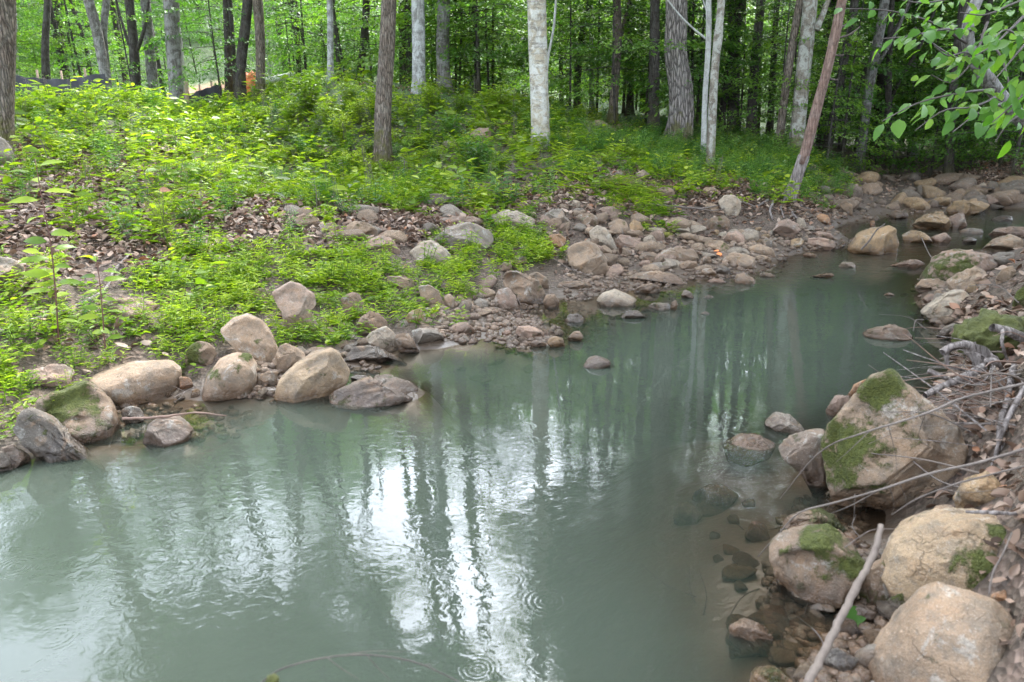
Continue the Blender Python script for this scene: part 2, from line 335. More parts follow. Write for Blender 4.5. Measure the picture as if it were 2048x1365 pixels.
M_PIPE = mat_simple('pale_pipe', (.60, .58, .54), (.75, .73, .70), 5, .5, .1, .004)
M_WIRE = mat_simple('wire', (.25, .26, .26), (.35, .36, .36), 5, .5, .1, .002)

def mat_bark(name, dark, mid, light, ridge=0., lich=0., lichc=(.45, .46, .42), moss=.0, fscale=26., rough=.85, patch=None, dist=.02, banding=0.):
    T = NT(name); tc = T.n('ShaderNodeTexCoord'); oi = T.n('ShaderNodeObjectInfo'); geo = T.n('ShaderNodeNewGeometry')
    off = T.n('ShaderNodeVectorMath', {0: tc.outputs['Object']}, operation='ADD'); T.t.links.new(T.math('MULTIPLY', oi.outputs['Random'], 23.0), off.inputs[1]); p = off.outputs[0]
    st = T.n('ShaderNodeMapping', {'Vector': p, 'Scale': (1, 1, .17)}).outputs[0]
    fur = T.n('ShaderNodeTexVoronoi', {'Vector': T.vmath('ADD', st, T.vmath('SCALE', T.noise(p, 6, 3, .5, 0, 1)).outputs[0]).outputs[0] if False else st, 'Scale': fscale, 'Randomness': 1.0}, feature='DISTANCE_TO_EDGE').outputs['Distance']
    n1 = T.noise(st, fscale*.9, 5, .7, .8); n2 = T.noise(p, 5, 5, .65, .5); n3 = T.noise(p, 40, 4, .7)
    h = T.math('ADD', T.math('MULTIPLY', T.ramp(fur, [(0, 0), (.22, 1)]), ridge), T.math('MULTIPLY', n1, 1-.4*ridge))
    c = T.ramp(n1, [(.30, dark), (.52, mid), (.74, light)])
    if ridge: c = T.mix(T.math('MULTIPLY', T.ramp(fur, [(0.02, 1), (.16, 0)]), ridge*.85), c, tuple(x*.35 for x in dark))
    if patch:                                  # large blotches of another bark colour
        c = T.mix(T.ramp(T.noise(p, 4.5, 6, .68, 1.2), [(.42, 0), (.50, 1)]), c, patch)
    if banding:
        bn = T.noise(T.n('ShaderNodeMapping', {'Vector': p, 'Scale': (1, 1, 5)}).outputs[0], 3.2, 5, .75, .3)
        c = T.mix(T.math('MULTIPLY', T.ramp(bn, [(.51, 0), (.58, 1)]), banding), c, dark)
    if lich: c = T.mix(T.math('MULTIPLY', T.ramp(T.noise(p, 7, 6, .75, .6), [(.47, 0), (.56, 1)]), lich), c, lichc)
    if moss:
        wz = T.n('ShaderNodeSeparateXYZ', {0: tc.outputs['Object']}).outputs[2]
        low = T.math('ADD', T.ramp(T.math('MULTIPLY', wz, .4), [(0, 1), (.35, .35), (1, .1)]), T.math('MULTIPLY_ADD', n2, 2.0, -1.25))
        c = T.mix(T.math('MULTIPLY', T.ramp(low, [(.35, 0), (.6, 1)]), moss), c, T.mix(n3, (.05, .055, .01), (.13, .12, .03)))
    c = T.mix(T.math('MULTIPLY', T.ramp(n3, [(.34, 1), (.46, 0)]), .4), c, tuple(x*.5 for x in dark))
    h = T.math('ADD', h, T.math('MULTIPLY', n3, .25))
    b = T.n('ShaderNodeBsdfPrincipled', {'Base Color': c, 'Roughness': rough, 'Normal': T.bump(h, .9, dist), 'Specular IOR Level': .25})
    return T.end(b.outputs[0])
BARK = {
 'dark': mat_bark('bark_dark', (.022, .018, .014), (.05, .041, .033), (.09, .076, .062), .5, .25, (.13, .13, .115), .3, 30),
 'brown': mat_bark('bark_brown', (.07, .052, .038), (.17, .13, .10), (.30, .24, .19), .9, .15, (.34, .33, .28), .8, 34),
 'big': mat_bark('bark_big_furrowed', (.10, .083, .072), (.24, .205, .18), (.38, .34, .31), 1.0, .12, (.42, .41, .38), .7, 22, dist=.035),
 'white': mat_bark('bark_white_mottled', (.16, .14, .115), (.50, .47, .41), (.64, .61, .55), .1, .6, (.47, .47, .43), .25, 12, patch=(.33, .28, .20), banding=.85, dist=.006),
 'silver': mat_bark('bark_silver', (.09, .082, .075), (.24, .23, .215), (.40, .39, .37), .2, .6, (.46, .47, .45), .15, 18, banding=.35, dist=.01),
 'grey': mat_bark('bark_grey', (.07, .06, .05), (.145, .13, .115), (.25, .235, .215), .5, .4, (.36, .36, .34), .4, 28),
 'pale': mat_bark('bark_pale_smooth', (.15, .14, .125), (.29, .28, .255), (.40, .39, .365), 0, .3, (.5, .52, .48), .1, 14, dist=.004),
 'lichen': mat_bark('bark_lichen', (.07, .058, .043), (.19, .16, .125), (.29, .26, .21), .25, .65, (.37, .375, .33), .7, 16, banding=.5, dist=.01),
 'dead': mat_bark('bark_dead_red', (.085, .052, .038), (.19, .12, .092), (.28, .19, .15), .5, .1, (.40, .36, .32), .0, 30, dist=.015),
}
def mat_deadbase():                            # bare grey wood, used on the lower trunk and the roots
    return mat_bark('bare_grey_wood', (.08, .064, .054), (.22, .185, .165), (.36, .32, .29), .5, 0, fscale=34, dist=.012)
M_BAREWOOD = mat_deadbase()
# ------------------------------------------------------------------ ground sheet
ny, nx = GX.shape
idx = np.arange(ny*nx).reshape(ny, nx)
gf = np.stack([idx[:-1, :-1], idx[:-1, 1:], idx[1:, 1:], idx[1:, :-1]], -1).reshape(-1, 4)
gv = np.stack([GX, GY, GZ], -1).reshape(-1, 3)
gp = proj(gv)
def blob(P, lst):                              # smooth density from patches measured on the photograph
    s = np.zeros(len(P))
    for cx, cy_, rx, ry, w in lst: s = s+w*np.exp(-(((P[:, 0]-cx)/rx)**2+((P[:, 1]-cy_)/ry)**2)**1.5)
    return s
_dist = np.hypot(gv[:, 0], gv[:, 1])
green = np.clip((_dist-8)/7, .15, 1)*np.clip((gv[:, 2]-.45)/.4, 0, 1)
_tc = at_d(430, 172, 26.0)
dirt = np.exp(-(((gv[:, 0]-_tc[0]-(gv[:, 1]-26)*.12)/1.0)**2+((gv[:, 1]-27)/5.0)**2)**2)*.9
ground_o = obj('ground', mesh('ground', gv, gf, M_GROUND, True, {'green': green, 'dirt': dirt}), kind='structure')

# ------------------------------------------------------------------ rocks
def ico(sub, _c={}):
    if sub not in _c:
        import bmesh
        bm = bmesh.new(); bmesh.ops.create_icosphere(bm, subdivisions=sub, radius=1); bm.verts.ensure_lookup_table()
        _c[sub] = (np.array([v.co[:] for v in bm.verts]), np.array([[v.index for v in f.verts] for f in bm.faces])); bm.free()
    return _c[sub]
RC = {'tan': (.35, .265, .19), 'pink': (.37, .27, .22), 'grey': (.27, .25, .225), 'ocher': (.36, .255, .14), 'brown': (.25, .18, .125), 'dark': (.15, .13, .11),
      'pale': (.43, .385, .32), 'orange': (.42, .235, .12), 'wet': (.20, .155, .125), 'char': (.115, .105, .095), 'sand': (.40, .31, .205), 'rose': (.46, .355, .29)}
ROCKS = []
def fract(P, s, oct=4, seed=0.0):
    return np.array([noise.fractal(Vector((x*s+seed, y*s-seed, z*s+seed*.7)), 1.0, 2.1, oct) for x, y, z in P])
def rock(view, pts, label, col='tan', moss=0.0, sub=4, thick=.8, dz=0.0, facets=14, rough=1.15, patches=(), seed=None, sink=.22, cuts=(), D=None, cat='rock', name='rock', back=.6, hollow=()):
    pts = V(view, pts); s = len(ROCKS)+1 if seed is None else seed; rr = np.random.default_rng(s*13+5)
    P = np.array(pts); cx = (P[:, 0].min()+P[:, 0].max())/2; yb = P[:, 1].max()
    g = at_d(cx, yb-2, D) if D else ground(cx, yb-2)
    if g is None: return None
    hd = np.array([g[0], g[1], 0.0]); dist = np.hypot(*hd[:2]); hd /= dist
    w = (P[:, 0].max()-P[:, 0].min())/FPX*dist; h = (yb-P[:, 1].min())/FPX*dist
    T = .5*thick*min(w, 1.5*h+.3*w)
    C = np.array([g[0], g[1], 0])+hd*T*back
    u = np.array([hd[1], -hd[0], 0])
    loc = []
    for px, py in pts:
        d = ray(px, py); t = ((C-CAM)[:2]@hd[:2])/(d[:2]@hd[:2]); q = CAM+d*t
        loc.append(((q-C)@u, q[2]))
    L = np.array(loc); zc = (L[:, 1].min()+L[:, 1].max())/2; uc = (L[:, 0].min()+L[:, 0].max())/2
    L = L-np.array([uc, zc]); hh = (L[:, 1].max()-L[:, 1].min())
    L[:, 1] = np.where(L[:, 1] < 0, L[:, 1]*(1+2*sink)-0*hh, L[:, 1])
    # radial outline, sampled densely
    Q = np.concatenate([L, L[:1]]); dense = np.concatenate([Q[i]+(Q[i+1]-Q[i])*np.linspace(0, 1, 24, endpoint=False)[:, None] for i in range(len(L))])
    ph = np.arctan2(dense[:, 1], dense[:, 0]); rad = np.hypot(dense[:, 0], dense[:, 1]); o = np.argsort(ph); ph, rad = ph[o], rad[o]
    grid = np.linspace(-np.pi, np.pi, 180, endpoint=False); R = np.interp(grid, ph, rad, period=2*np.pi)
    R = (R*2+np.roll(R, 1)+np.roll(R, -1))/4
    if sub == 4 and w/dist*FPX > 62: sub = 5
    v, f = ico(sub); a, b, c = v[:, 0], v[:, 1], v[:, 2]; sxy = np.sqrt(a*a+b*b)
    rph = np.interp(np.arctan2(b, a), grid, R, period=2*np.pi)
    k = sxy**.62
    d3 = np.stack([np.cos(np.arctan2(b, a))*rph*k, np.sin(np.arctan2(b, a))*rph*k, np.sign(c)*np.abs(c)**.85*T], 1)   # u, z, depth (towards the far side +)
    sc = np.array([w/2, hh/2, T]); S = float(np.mean(sc))
    # broken faces
    q = d3/sc
    for _ in range(facets):
        n = rr.normal(size=3)*np.array([.8, .8, .7]); n[1] += .3; n[2] += -.8 if rr.uniform() < .7 else .8; n /= np.linalg.norm(n); dd = rr.uniform(.43, .72)
        e = q@n-dd; q = q-(np.where(e > 0, e, 0)*(1.0 if facets > 3 else .5)*np.clip(np.abs(c)*2.6, .12, 1))[:, None]*n
    for cn, dd in cuts:
        n = np.array(cn, float); n /= np.linalg.norm(n); e = q@n-dd; q = q-(np.where(e > 0, e, 0)*np.clip(np.abs(c)*4, .25, 1))[:, None]*n
    d3 = q*sc
    nrm = v/np.linalg.norm(v, axis=1)[:, None]
    d3 = d3+nrm*((fract(v, 1.4, 3, s)*.055+fract(v, 4.2, 4, s+9)*.022+(np.abs(fract(v, 2.4, 3, s+4))*-.07))*S*rough)[:, None]
    W = C+u*(d3[:, :1]+uc)+np.array([0, 0, 1.0])*(d3[:, 1:2]+zc+dz)+hd*d3[:, 2:3]
    pr = proj(W)
    for hx, hy, hr, amt in hollow:               # a broken-out hollow in the front
        (qx, qy), = V(view, [(hx, hy)]); hr = hr*VW[view][2]
        k = np.exp(-(((pr[:, 0]-qx)/hr)**2+((pr[:, 1]-qy)/(hr*.7))**2)**1.5)*(d3[:, 2] < 0)
        W = W+hd*(k*amt*T)[:, None]
    at = np.zeros(len(W))
    for mx, my, mr, amt in patches:
        (qx, qy), = V(view, [(mx, my)]); mr = mr*VW[view][2]
        at = np.maximum(at, amt*.95*np.exp(-(((pr[:, 0]-qx)**2+(pr[:, 1]-qy)**2)/(mr*1.45)**2))*(d3[:, 2] < T*.4))
    W = W+(nrm[:, :1]*u+nrm[:, 1:2]*np.array([0, 0, 1.0])+nrm[:, 2:3]*hd)*(at*.035*S*(1+.6*fract(v, 9, 2, s)))[:, None]
    org = np.array([C[0], C[1], W[:, 2].min()])
    me = mesh(name, W-org, f, M_ROCK, True, {'moss': at})
    br = rr.uniform(.78, 1.0)
    o = obj(name, me, None, org, label, cat, color=(*[x*br for x in RC[col]], 1-moss))
    ROCKS.append((o, W, f)); return o

# -- left shore, from the left edge rightwards
rock(4, [(-80, 330), (-40, 280), (0, 272), (60, 290), (120, 328), (130, 365), (60, 400), (40, 450), (0, 460), (-60, 460)], 'large flat-topped grey boulder at the left edge among grass and dead leaves', 'grey', .1)
rock(4, [(75, 930), (160, 850), (240, 815), (330, 815), (375, 850), (350, 900), (290, 935), (220, 950), (140, 945)], 'low grey-pink boulder in grass behind the mossy round boulder', 'pink', .15)
rock(4, [(430, 900), (520, 868), (640, 825), (760, 800), (860, 796), (902, 830), (900, 900), (870, 960), (800, 985), (700, 1000), (600, 1000), (520, 960)], 'long smooth loaf-shaped tan boulder on the left shore', 'tan', .0, facets=2, rough=.5, sub=5)
rock(4, [(425, 905), (500, 915), (560, 950), (595, 990), (580, 1010), (500, 985)], 'small brown slab pinched between the mossy round boulder and the loaf-shaped one', 'brown')
rock(4, [(160, 1010), (230, 960), (330, 940), (420, 903), (500, 940), (560, 1000), (590, 1060), (590, 1120), (540, 1155), (440, 1190), (340, 1165), (260, 1120), (190, 1060)], 'big round dark boulder with a green mossy top and a vertical crack', 'brown', .3, sub=5, patches=[(310, 960, 110, .8), (300, 1030, 60, .6)], thick=.9, facets=4, hollow=[(395, 1100, 34, .22), (250, 1110, 70, .2)])
rock(4, [(58, 1140), (80, 1050), (150, 1018), (200, 1050), (260, 1080), (310, 1150), (400, 1200), (500, 1240), (585, 1300), (440, 1300), (300, 1305), (220, 1290), (130, 1220)], 'jagged dark grey wedge-shaped boulder dipping into the pool at left', 'char', .0, sub=5, rough=1.8, facets=12)
rock(4, [(0, 1230), (60, 1215), (150, 1265), (160, 1300), (80, 1330), (20, 1330)], 'small wet grey rock at the left edge of the pool', 'wet')
rock(4, [(-60, 1250), (10, 1240), (50, 1280), (62, 1330), (0, 1365), (-60, 1370)], 'dark brown block cut by the left edge beside the pool', 'dark')
rock(4, [(700, 1200), (730, 1130), (790, 1085), (900, 1085), (965, 1130), (940, 1175), (850, 1200), (760, 1218)], 'wet grooved brown boulder under the floating stick', 'wet', facets=5)
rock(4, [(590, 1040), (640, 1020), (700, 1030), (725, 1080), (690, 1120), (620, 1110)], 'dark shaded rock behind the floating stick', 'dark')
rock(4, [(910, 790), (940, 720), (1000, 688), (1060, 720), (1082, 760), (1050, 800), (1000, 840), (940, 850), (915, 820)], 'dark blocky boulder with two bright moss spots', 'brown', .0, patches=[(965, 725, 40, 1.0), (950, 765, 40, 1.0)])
rock(4, [(985, 960), (1030, 870), (1090, 800), (1180, 753), (1250, 765), (1282, 810), (1275, 880), (1240, 945), (1150, 965), (1040, 978)], 'egg-shaped grey-tan boulder leaning at the water edge', 'tan', .08, facets=2, rough=.6, sub=5, patches=[(1220, 775, 20, 1.0), (1050, 870, 40, .55)])
rock(4, [(1090, 650), (1160, 590), (1230, 570), (1300, 600), (1350, 660), (1385, 730), (1360, 800), (1320, 815), (1250, 760), (1180, 745), (1130, 700)], 'large sloping tan boulder with grass at its upper left', 'tan', .05, facets=4, sub=5, rough=.7)
rock(4, [(1345, 460), (1440, 403), (1500, 420), (1560, 470), (1570, 520), (1540, 545), (1580, 600), (1560, 640), (1500, 680), (1440, 650), (1410, 600), (1390, 540)], 'tall pale pinkish boulder with a waist, standing in bright grass', 'rose', .0, facets=3, sub=5, rough=.7, thick=.7, cuts=[((-.2, .6, -.75), .45), ((.7, 0, -.7), .6), ((0, -.6, -.8), .6)])
rock(4, [(1335, 830), (1380, 720), (1420, 706), (1490, 740), (1518, 770), (1470, 820), (1400, 868), (1345, 862)], 'cracked tan block beside the slanted ocher boulder', 'tan', .0, facets=8, rough=1.4)
rock(4, [(1270, 870), (1330, 845), (1385, 850), (1380, 900), (1320, 930), (1270, 915)], 'small brown rock wedged below the cracked tan block', 'brown')
rock(4, [(890, 880), (940, 875), (965, 920), (930, 955), (890, 950)], 'small orange-brown rock between the loaf-shaped and egg-shaped boulders', 'orange')
rock(4, [(1135, 750), (1200, 727), (1280, 745), (1285, 775), (1210, 765), (1150, 770)], 'thin tan slab lying behind the egg-shaped boulder', 'tan')
rock(4, [(500, 500), (600, 482), (720, 485), (795, 520), (780, 570), (660, 590), (560, 585), (490, 550)], 'flat brown slab flush with the ground behind the stick saplings', 'brown', .2, thick=1.1, sink=.1)
rock(4, [(1010, 305), (1060, 262), (1110, 275), (1125, 310), (1070, 330), (1020, 325)], 'small pale triangular rock on the dead leaves', 'pale')
rock(4, [(1250, 460), (1300, 428), (1350, 450), (1360, 500), (1300, 520), (1250, 500)], 'tan rock hiding in grass left of the waisted boulder', 'tan')
rock(4, [(180, 340), (230, 325), (265, 350), (255, 390), (200, 395)], 'small brown rock beside the left-edge boulder', 'brown', .2)
# -- middle of the left bank
rock(5, [(125, 1190), (170, 1110), (280, 1010), (400, 940), (480, 923), (532, 950), (545, 990), (592, 1060), (560, 1100), (480, 1160), (420, 1228), (300, 1232), (180, 1225)], 'big slanted ocher boulder at the water edge, left of the ridged rock', 'sand', .12, facets=3, sub=5, rough=.7, cuts=[((-.35, .75, -.55), .50), ((.35, -.1, -.92), .50), ((.8, .3, -.5), .7)])
rock(5, [(435, 1215), (480, 1160), (580, 1130), (700, 1100), (800, 1088), (880, 1078), (960, 1100), (1022, 1150), (960, 1190), (860, 1240), (780, 1248), (640, 1235), (520, 1238)], 'low wet ridged brown rock sticking out into the pool', 'wet', .18, facets=6, sub=5, rough=2.0)
rock(5, [(540, 960), (580, 905), (680, 898), (760, 930), (830, 965), (935, 995), (800, 1018), (680, 1010), (580, 1018)], 'dark layered slab tapering to a point over the cove', 'dark', .0, facets=8, rough=1.6)
rock(5, [(670, 860), (730, 810), (790, 793), (860, 840), (882, 880), (850, 930), (810, 952), (740, 930), (690, 890)], 'pale tan block on top of the dark layered slab', 'pale', facets=5)
rock(5, [(840, 840), (900, 820), (950, 870), (987, 935), (950, 958), (870, 958), (850, 900)], 'rounded brown boulder right of the pale block', 'brown', .1)
rock(5, [(930, 820), (990, 793), (1060, 800), (1120, 840), (1142, 900), (1080, 908), (1000, 912), (960, 890)], 'wide wet grey boulder above the cove', 'grey', facets=5)
rock(5, [(590, 820), (640, 740), (700, 693), (760, 720), (802, 760), (800, 820), (740, 845), (660, 862), (600, 855)], 'shaded moss-stained boulder at the foot of the grass', 'brown', .35)
rock(5, [(895, 740), (940, 700), (990, 688), (1030, 730), (1020, 770), (960, 788), (910, 770)], 'rounded olive-brown rock at the right end of the grass', 'ocher', .15)
rock(5, [(975, 560), (1040, 548), (1100, 580), (1122, 640), (1080, 695), (1020, 690), (990, 630)], 'rounded tan boulder with grass leaning over its left side', 'tan')
rock(5, [(1470, 530), (1480, 480), (1540, 458), (1600, 475), (1680, 520), (1718, 590), (1700, 650), (1640, 668), (1560, 655), (1530, 600), (1490, 590)], 'big knobbly brown boulder with dark hollows beside the shallows', 'brown', sub=5, rough=2.0, facets=4, thick=.9, hollow=[(1520, 520, 50, .4), (1550, 600, 50, .4)])
rock(5, [(1415, 640), (1440, 580), (1500, 565), (1545, 620), (1575, 690), (1500, 695), (1440, 685)], 'smooth pink-brown boulder leaning on the knobbly one', 'pink', facets=2, rough=.6, thick=.6)
rock(5, [(1600, 500), (1660, 470), (1730, 510), (1745, 570), (1700, 590), (1640, 540)], 'tan rock behind the right side of the knobbly boulder', 'tan')
rock(5, [(1060, 280), (1150, 220), (1250, 188), (1330, 200), (1422, 250), (1425, 290), (1350, 325), (1250, 348), (1140, 310)], 'large grey-brown boulder with a sunlit flat top in the middle of the bank', 'grey', facets=7, sub=5)
rock(5, [(1080, 170), (1180, 150), (1300, 153), (1370, 185), (1330, 215), (1200, 200), (1110, 200)], 'reddish slab lying behind the large grey-brown boulder', 'pink', thick=1.0)
rock(5, [(915, 360), (1000, 300), (1060, 293), (1140, 340), (1187, 380), (1160, 420), (1060, 412), (980, 428)], 'pale diamond-shaped boulder with a grey face', 'pale', facets=6)
rock(5, [(538, 210), (600, 178), (680, 185), (740, 230), (752, 260), (680, 282), (590, 292), (550, 265)], 'squat tan boulder with a shaded front below the leaf litter', 'tan')
rock(5, [(228, 160), (320, 138), (400, 165), (410, 205), (370, 245), (280, 205)], 'flat tan rock at the left end of the upper row', 'tan', .1)
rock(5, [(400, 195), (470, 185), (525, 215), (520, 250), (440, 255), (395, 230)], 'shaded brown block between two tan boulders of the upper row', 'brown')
rock(5, [(612, 320), (690, 290), (760, 258), (830, 290), (892, 345), (870, 368), (780, 352), (640, 348)], 'peaked pinkish rock in front of the squat tan boulder', 'pink')
rock(5, [(840, 275), (880, 255), (920, 260), (915, 295), (860, 300)], 'small orange rock on the leaf litter', 'orange')
rock(5, [(1385, 140), (1480, 108), (1560, 118), (1655, 170), (1640, 212), (1540, 238), (1450, 205)], 'flat slab mottled with white lichen', 'pale', .15, thick=1.0)
rock(5, [(1705, 150), (1760, 103), (1815, 108), (1835, 160), (1895, 205), (1800, 228), (1740, 205)], 'blue-grey pointed boulder right of the mottled slab', 'grey')
rock(5, [(1870, 170), (1920, 128), (1990, 133), (2032, 170), (2030, 205), (1930, 218)], 'brown half-buried boulder beside the blue-grey pointed one', 'brown', .1)
rock(5, [(1688, 290), (1760, 253), (1805, 253), (1842, 290), (1810, 335), (1750, 350), (1700, 335)], 'orange-brown block next to bright fern-like grass', 'orange', facets=8)
rock(5, [(1840, 70), (1880, 52), (1925, 70), (1920, 110), (1860, 115)], 'small round pale rock up the bank', 'pale')
rock(5, [(1030, 60), (1060, 50), (1095, 70), (1090, 105), (1040, 100)], 'small oval blue-grey stone high in the bank', 'grey', facets=2)
rock(5, [(1040, 25), (1130, 20), (1215, 60), (1210, 110), (1110, 110), (1050, 60)], 'dark brown slab behind the oval blue-grey stone', 'dark', .2)
rock(5, [(1505, 400), (1560, 378), (1610, 390), (1612, 440), (1550, 450)], 'brown block in shade above the knobbly boulder', 'brown', .2)
rock(5, [(1435, 450), (1480, 415), (1530, 430), (1520, 480), (1460, 490)], 'mossy brown rock up-left of the knobbly boulder', 'brown', .4)
rock(5, [(1085, 560), (1130, 535), (1200, 570), (1215, 605), (1150, 600), (1100, 590)], 'dark brown stone between grass and cobbles', 'dark')
rock(5, [(1195, 690), (1230, 650), (1280, 640), (1295, 670), (1260, 705), (1210, 710)], 'dark oval cobble on the shore left of the pinkish boulder', 'dark', facets=3, sub=3)
rock(5, [(1300, 650), (1330, 628), (1380, 645), (1385, 690), (1340, 695), (1305, 680)], 'round blue-grey cobble near the pinkish boulder', 'grey', facets=3, sub=3)
rock(5, [(1125, 620), (1160, 600), (1190, 630), (1190, 680), (1150, 690), (1130, 660)], 'upright tan oval cobble at the grass edge', 'tan', facets=2, sub=3)
rock(5, [(1130, 830), (1180, 785), (1260, 770), (1320, 820), (1300, 850), (1200, 845)], 'flat pale wet stone at the waterline of the cove', 'pink', sub=3)
rock(5, [(835, 790), (890, 745), (940, 790), (925, 810), (860, 805)], 'small dark-sided rock above the pale block', 'grey', sub=3)
rock(5, [(490, 905), (560, 870), (635, 860), (635, 890), (560, 935), (510, 935)], 'thin tan slab on edge left of the pale block', 'tan', sub=3)
rock(5, [(300, 930), (380, 910), (460, 915), (440, 935), (340, 960), (310, 960)], 'tan slab behind the slanted ocher boulder', 'tan', sub=3)
rock(5, [(575, 1090), (630, 1070), (690, 1080), (690, 1105), (630, 1120), (585, 1110)], 'small wet lilac rock in the water behind the ridged rock', 'grey', sub=3)
rock(5, [(515, 630), (600, 580), (650, 600), (665, 660), (640, 740), (560, 720)], 'brown boulder face showing through grass, right of the waisted boulder', 'brown', .15)
rock(5, [(490, 840), (540, 810), (580, 820), (575, 860), (520, 865)], 'tan rock in the dark gap under the grass', 'tan', sub=3)
rock(5, [(780, 505), (860, 505), (960, 520), (975, 570), (880, 590), (800, 545)], 'flat tan slab nearly covered by bright grass', 'tan', .15)
rock(5, [(475, 440), (520, 415), (560, 440), (560, 480), (500, 480)], 'pale rounded stone poking out of bright grass', 'pale', sub=3)
# -- far shore
rock(6, [(105, 470), (140, 430), (220, 413), (290, 440), (350, 520), (388, 590), (350, 635), (270, 630), (180, 595), (120, 555)], 'massive tan boulder at the left end of the far rock pile', 'tan', .05, facets=6, sub=5)
rock(6, [(243, 350), (300, 318), (350, 330), (400, 400), (432, 460), (400, 492), (320, 445), (255, 400)], 'pale smooth slab resting on the massive tan boulder', 'pale', facets=4)
rock(6, [(368, 310), (420, 278), (480, 283), (502, 330), (470, 372), (400, 382), (370, 345)], 'light tan rounded boulder at the top of the rock pile', 'tan', facets=4)
rock(6, [(500, 310), (540, 278), (580, 300), (592, 340), (560, 410), (510, 375)], 'upright orange-tinged rock right of the rounded tan boulder', 'ocher')
rock(6, [(403, 420), (450, 373), (505, 380), (538, 420), (525, 470), (460, 492), (420, 470)], 'flat-faced pinkish block beside the pale smooth slab', 'pink', facets=9)
rock(6, [(300, 450), (350, 440), (395, 480), (400, 515), (350, 520)], 'small tan rock in front of the pale smooth slab', 'tan', sub=3)
rock(6, [(550, 490), (600, 430), (650, 412), (692, 440), (660, 482), (600, 497)], 'angular tan rock with a dark cracked side', 'tan', facets=9)
rock(6, [(665, 510), (720, 475), (830, 458), (922, 475), (948, 520), (920, 552), (800, 548), (720, 532)], 'long rounded brown boulder in the middle of the far shore', 'brown', facets=4)
rock(6, [(560, 520), (600, 488), (680, 495), (712, 540), (640, 565), (580, 548)], 'brown boulder left of the long rounded one', 'brown')
rock(6, [(700, 570), (740, 538), (800, 545), (818, 580), (780, 612), (730, 602)], 'bright tan cobble below the long rounded boulder', 'pale', sub=3)
rock(6, [(818, 570), (860, 538), (930, 548), (948, 590), (900, 618), (840, 607)], 'cracked brown block below the long rounded boulder', 'brown', facets=8)
rock(6, [(488, 660), (540, 628), (680, 612), (800, 633), (882, 680), (850, 697), (700, 692), (560, 692)], 'long flat brown slab lying along the shallows', 'brown', facets=5, sub=5)
rock(6, [(528, 730), (580, 700), (650, 683), (700, 700), (707, 742), (640, 760), (560, 760)], 'brown stone in the shallows in front of the long flat slab', 'brown')
rock(6, [(290, 790), (330, 745), (400, 728), (480, 758), (552, 790), (530, 835), (430, 835), (330, 835)], 'pale rounded boulder standing in the shallows with a wet base', 'pale', facets=3, rough=.6)
rock(6, [(438, 905), (480, 865), (540, 853), (590, 880), (625, 912), (560, 922), (470, 922)], 'dark rock with a tan crest in the water below the pale rounded one', 'dark')
rock(6, [(608, 840), (650, 815), (730, 815), (765, 800), (770, 850), (690, 862)], 'flat wet lilac stone out in the shallows', 'grey', sub=3, facets=9)
rock(6, [(762, 810), (800, 793), (815, 830), (792, 865), (765, 862)], 'upright tan stone at the right end of the flat lilac stone', 'tan', sub=3)
rock(6, [(828, 770), (850, 722), (890, 740), (918, 775), (880, 792), (840, 792)], 'small pointed wet rock standing in the shallows', 'wet', sub=3)
rock(6, [(960, 780), (1010, 762), (1050, 775), (1010, 790)], 'tiny flat stone barely above the water right of the pointed wet rock', 'grey', sub=3)
rock(6, [(950, 880), (985, 865), (1020, 880), (990, 895)], 'tiny grey stone farthest out in the shallows', 'grey', sub=3)
rock(6, [(1165, 665), (1185, 630), (1230, 620), (1290, 655), (1322, 690), (1250, 697), (1180, 692)], 'lone rounded tan rock with its mirror image in the pool', 'tan', facets=4)
rock(6, [(1318, 640), (1340, 613), (1400, 622), (1442, 645), (1370, 657)], 'low tan rock right of the lone rounded one', 'tan', sub=3)
rock(6, [(928, 650), (970, 598), (1030, 588), (1062, 620), (1040, 658), (970, 663)], 'tan boulder at the water edge with a shaded right side', 'tan', facets=7)
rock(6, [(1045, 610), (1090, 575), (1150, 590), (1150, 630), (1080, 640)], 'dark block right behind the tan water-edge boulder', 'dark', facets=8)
rock(6, [(990, 675), (1040, 655), (1120, 665), (1120, 690), (1040, 695)], 'low pink stone awash at the water edge', 'pink', sub=3)
rock(6, [(950, 540), (990, 505), (1030, 525), (1030, 570), (970, 578)], 'brown round rock left of the orange leaves', 'brown')
rock(6, [(1095, 540), (1150, 490), (1230, 500), (1300, 528), (1308, 582), (1220, 593), (1120, 583)], 'broad tan boulder behind the orange leaves', 'tan', facets=6)
rock(6, [(1290, 520), (1350, 505), (1410, 530), (1410, 560), (1330, 562)], 'flat tan rock at the tip of the far shore', 'tan', .1)
rock(6, [(1420, 540), (1470, 522), (1515, 545), (1480, 560)], 'dark rock ending the far shore point', 'dark', sub=3)
rock(6, [(968, 440), (1000, 408), (1080, 413), (1142, 440), (1143, 490), (1060, 497), (980, 487)], 'mossy tan boulder in the centre of the rock pile', 'tan', .3)
rock(6, [(1088, 410), (1130, 363), (1180, 353), (1232, 385), (1247, 442), (1170, 442)], 'rosy pink dome-shaped boulder', 'pink', facets=3)
rock(6, [(1110, 500), (1170, 455), (1250, 470), (1275, 500), (1180, 510)], 'pale ridge-shaped rock below the rosy dome', 'pale')
rock(6, [(1250, 460), (1330, 440), (1420, 470), (1440, 515), (1340, 515), (1270, 495)], 'striped tan rock sloping down to the water', 'tan', facets=6)
rock(6, [(1400, 370), (1440, 290), (1500, 273), (1570, 310), (1592, 350), (1540, 402), (1450, 424), (1410, 412)], 'large reddish boulder below the dead leaning trunk', 'pink', .05, facets=4, sub=5)
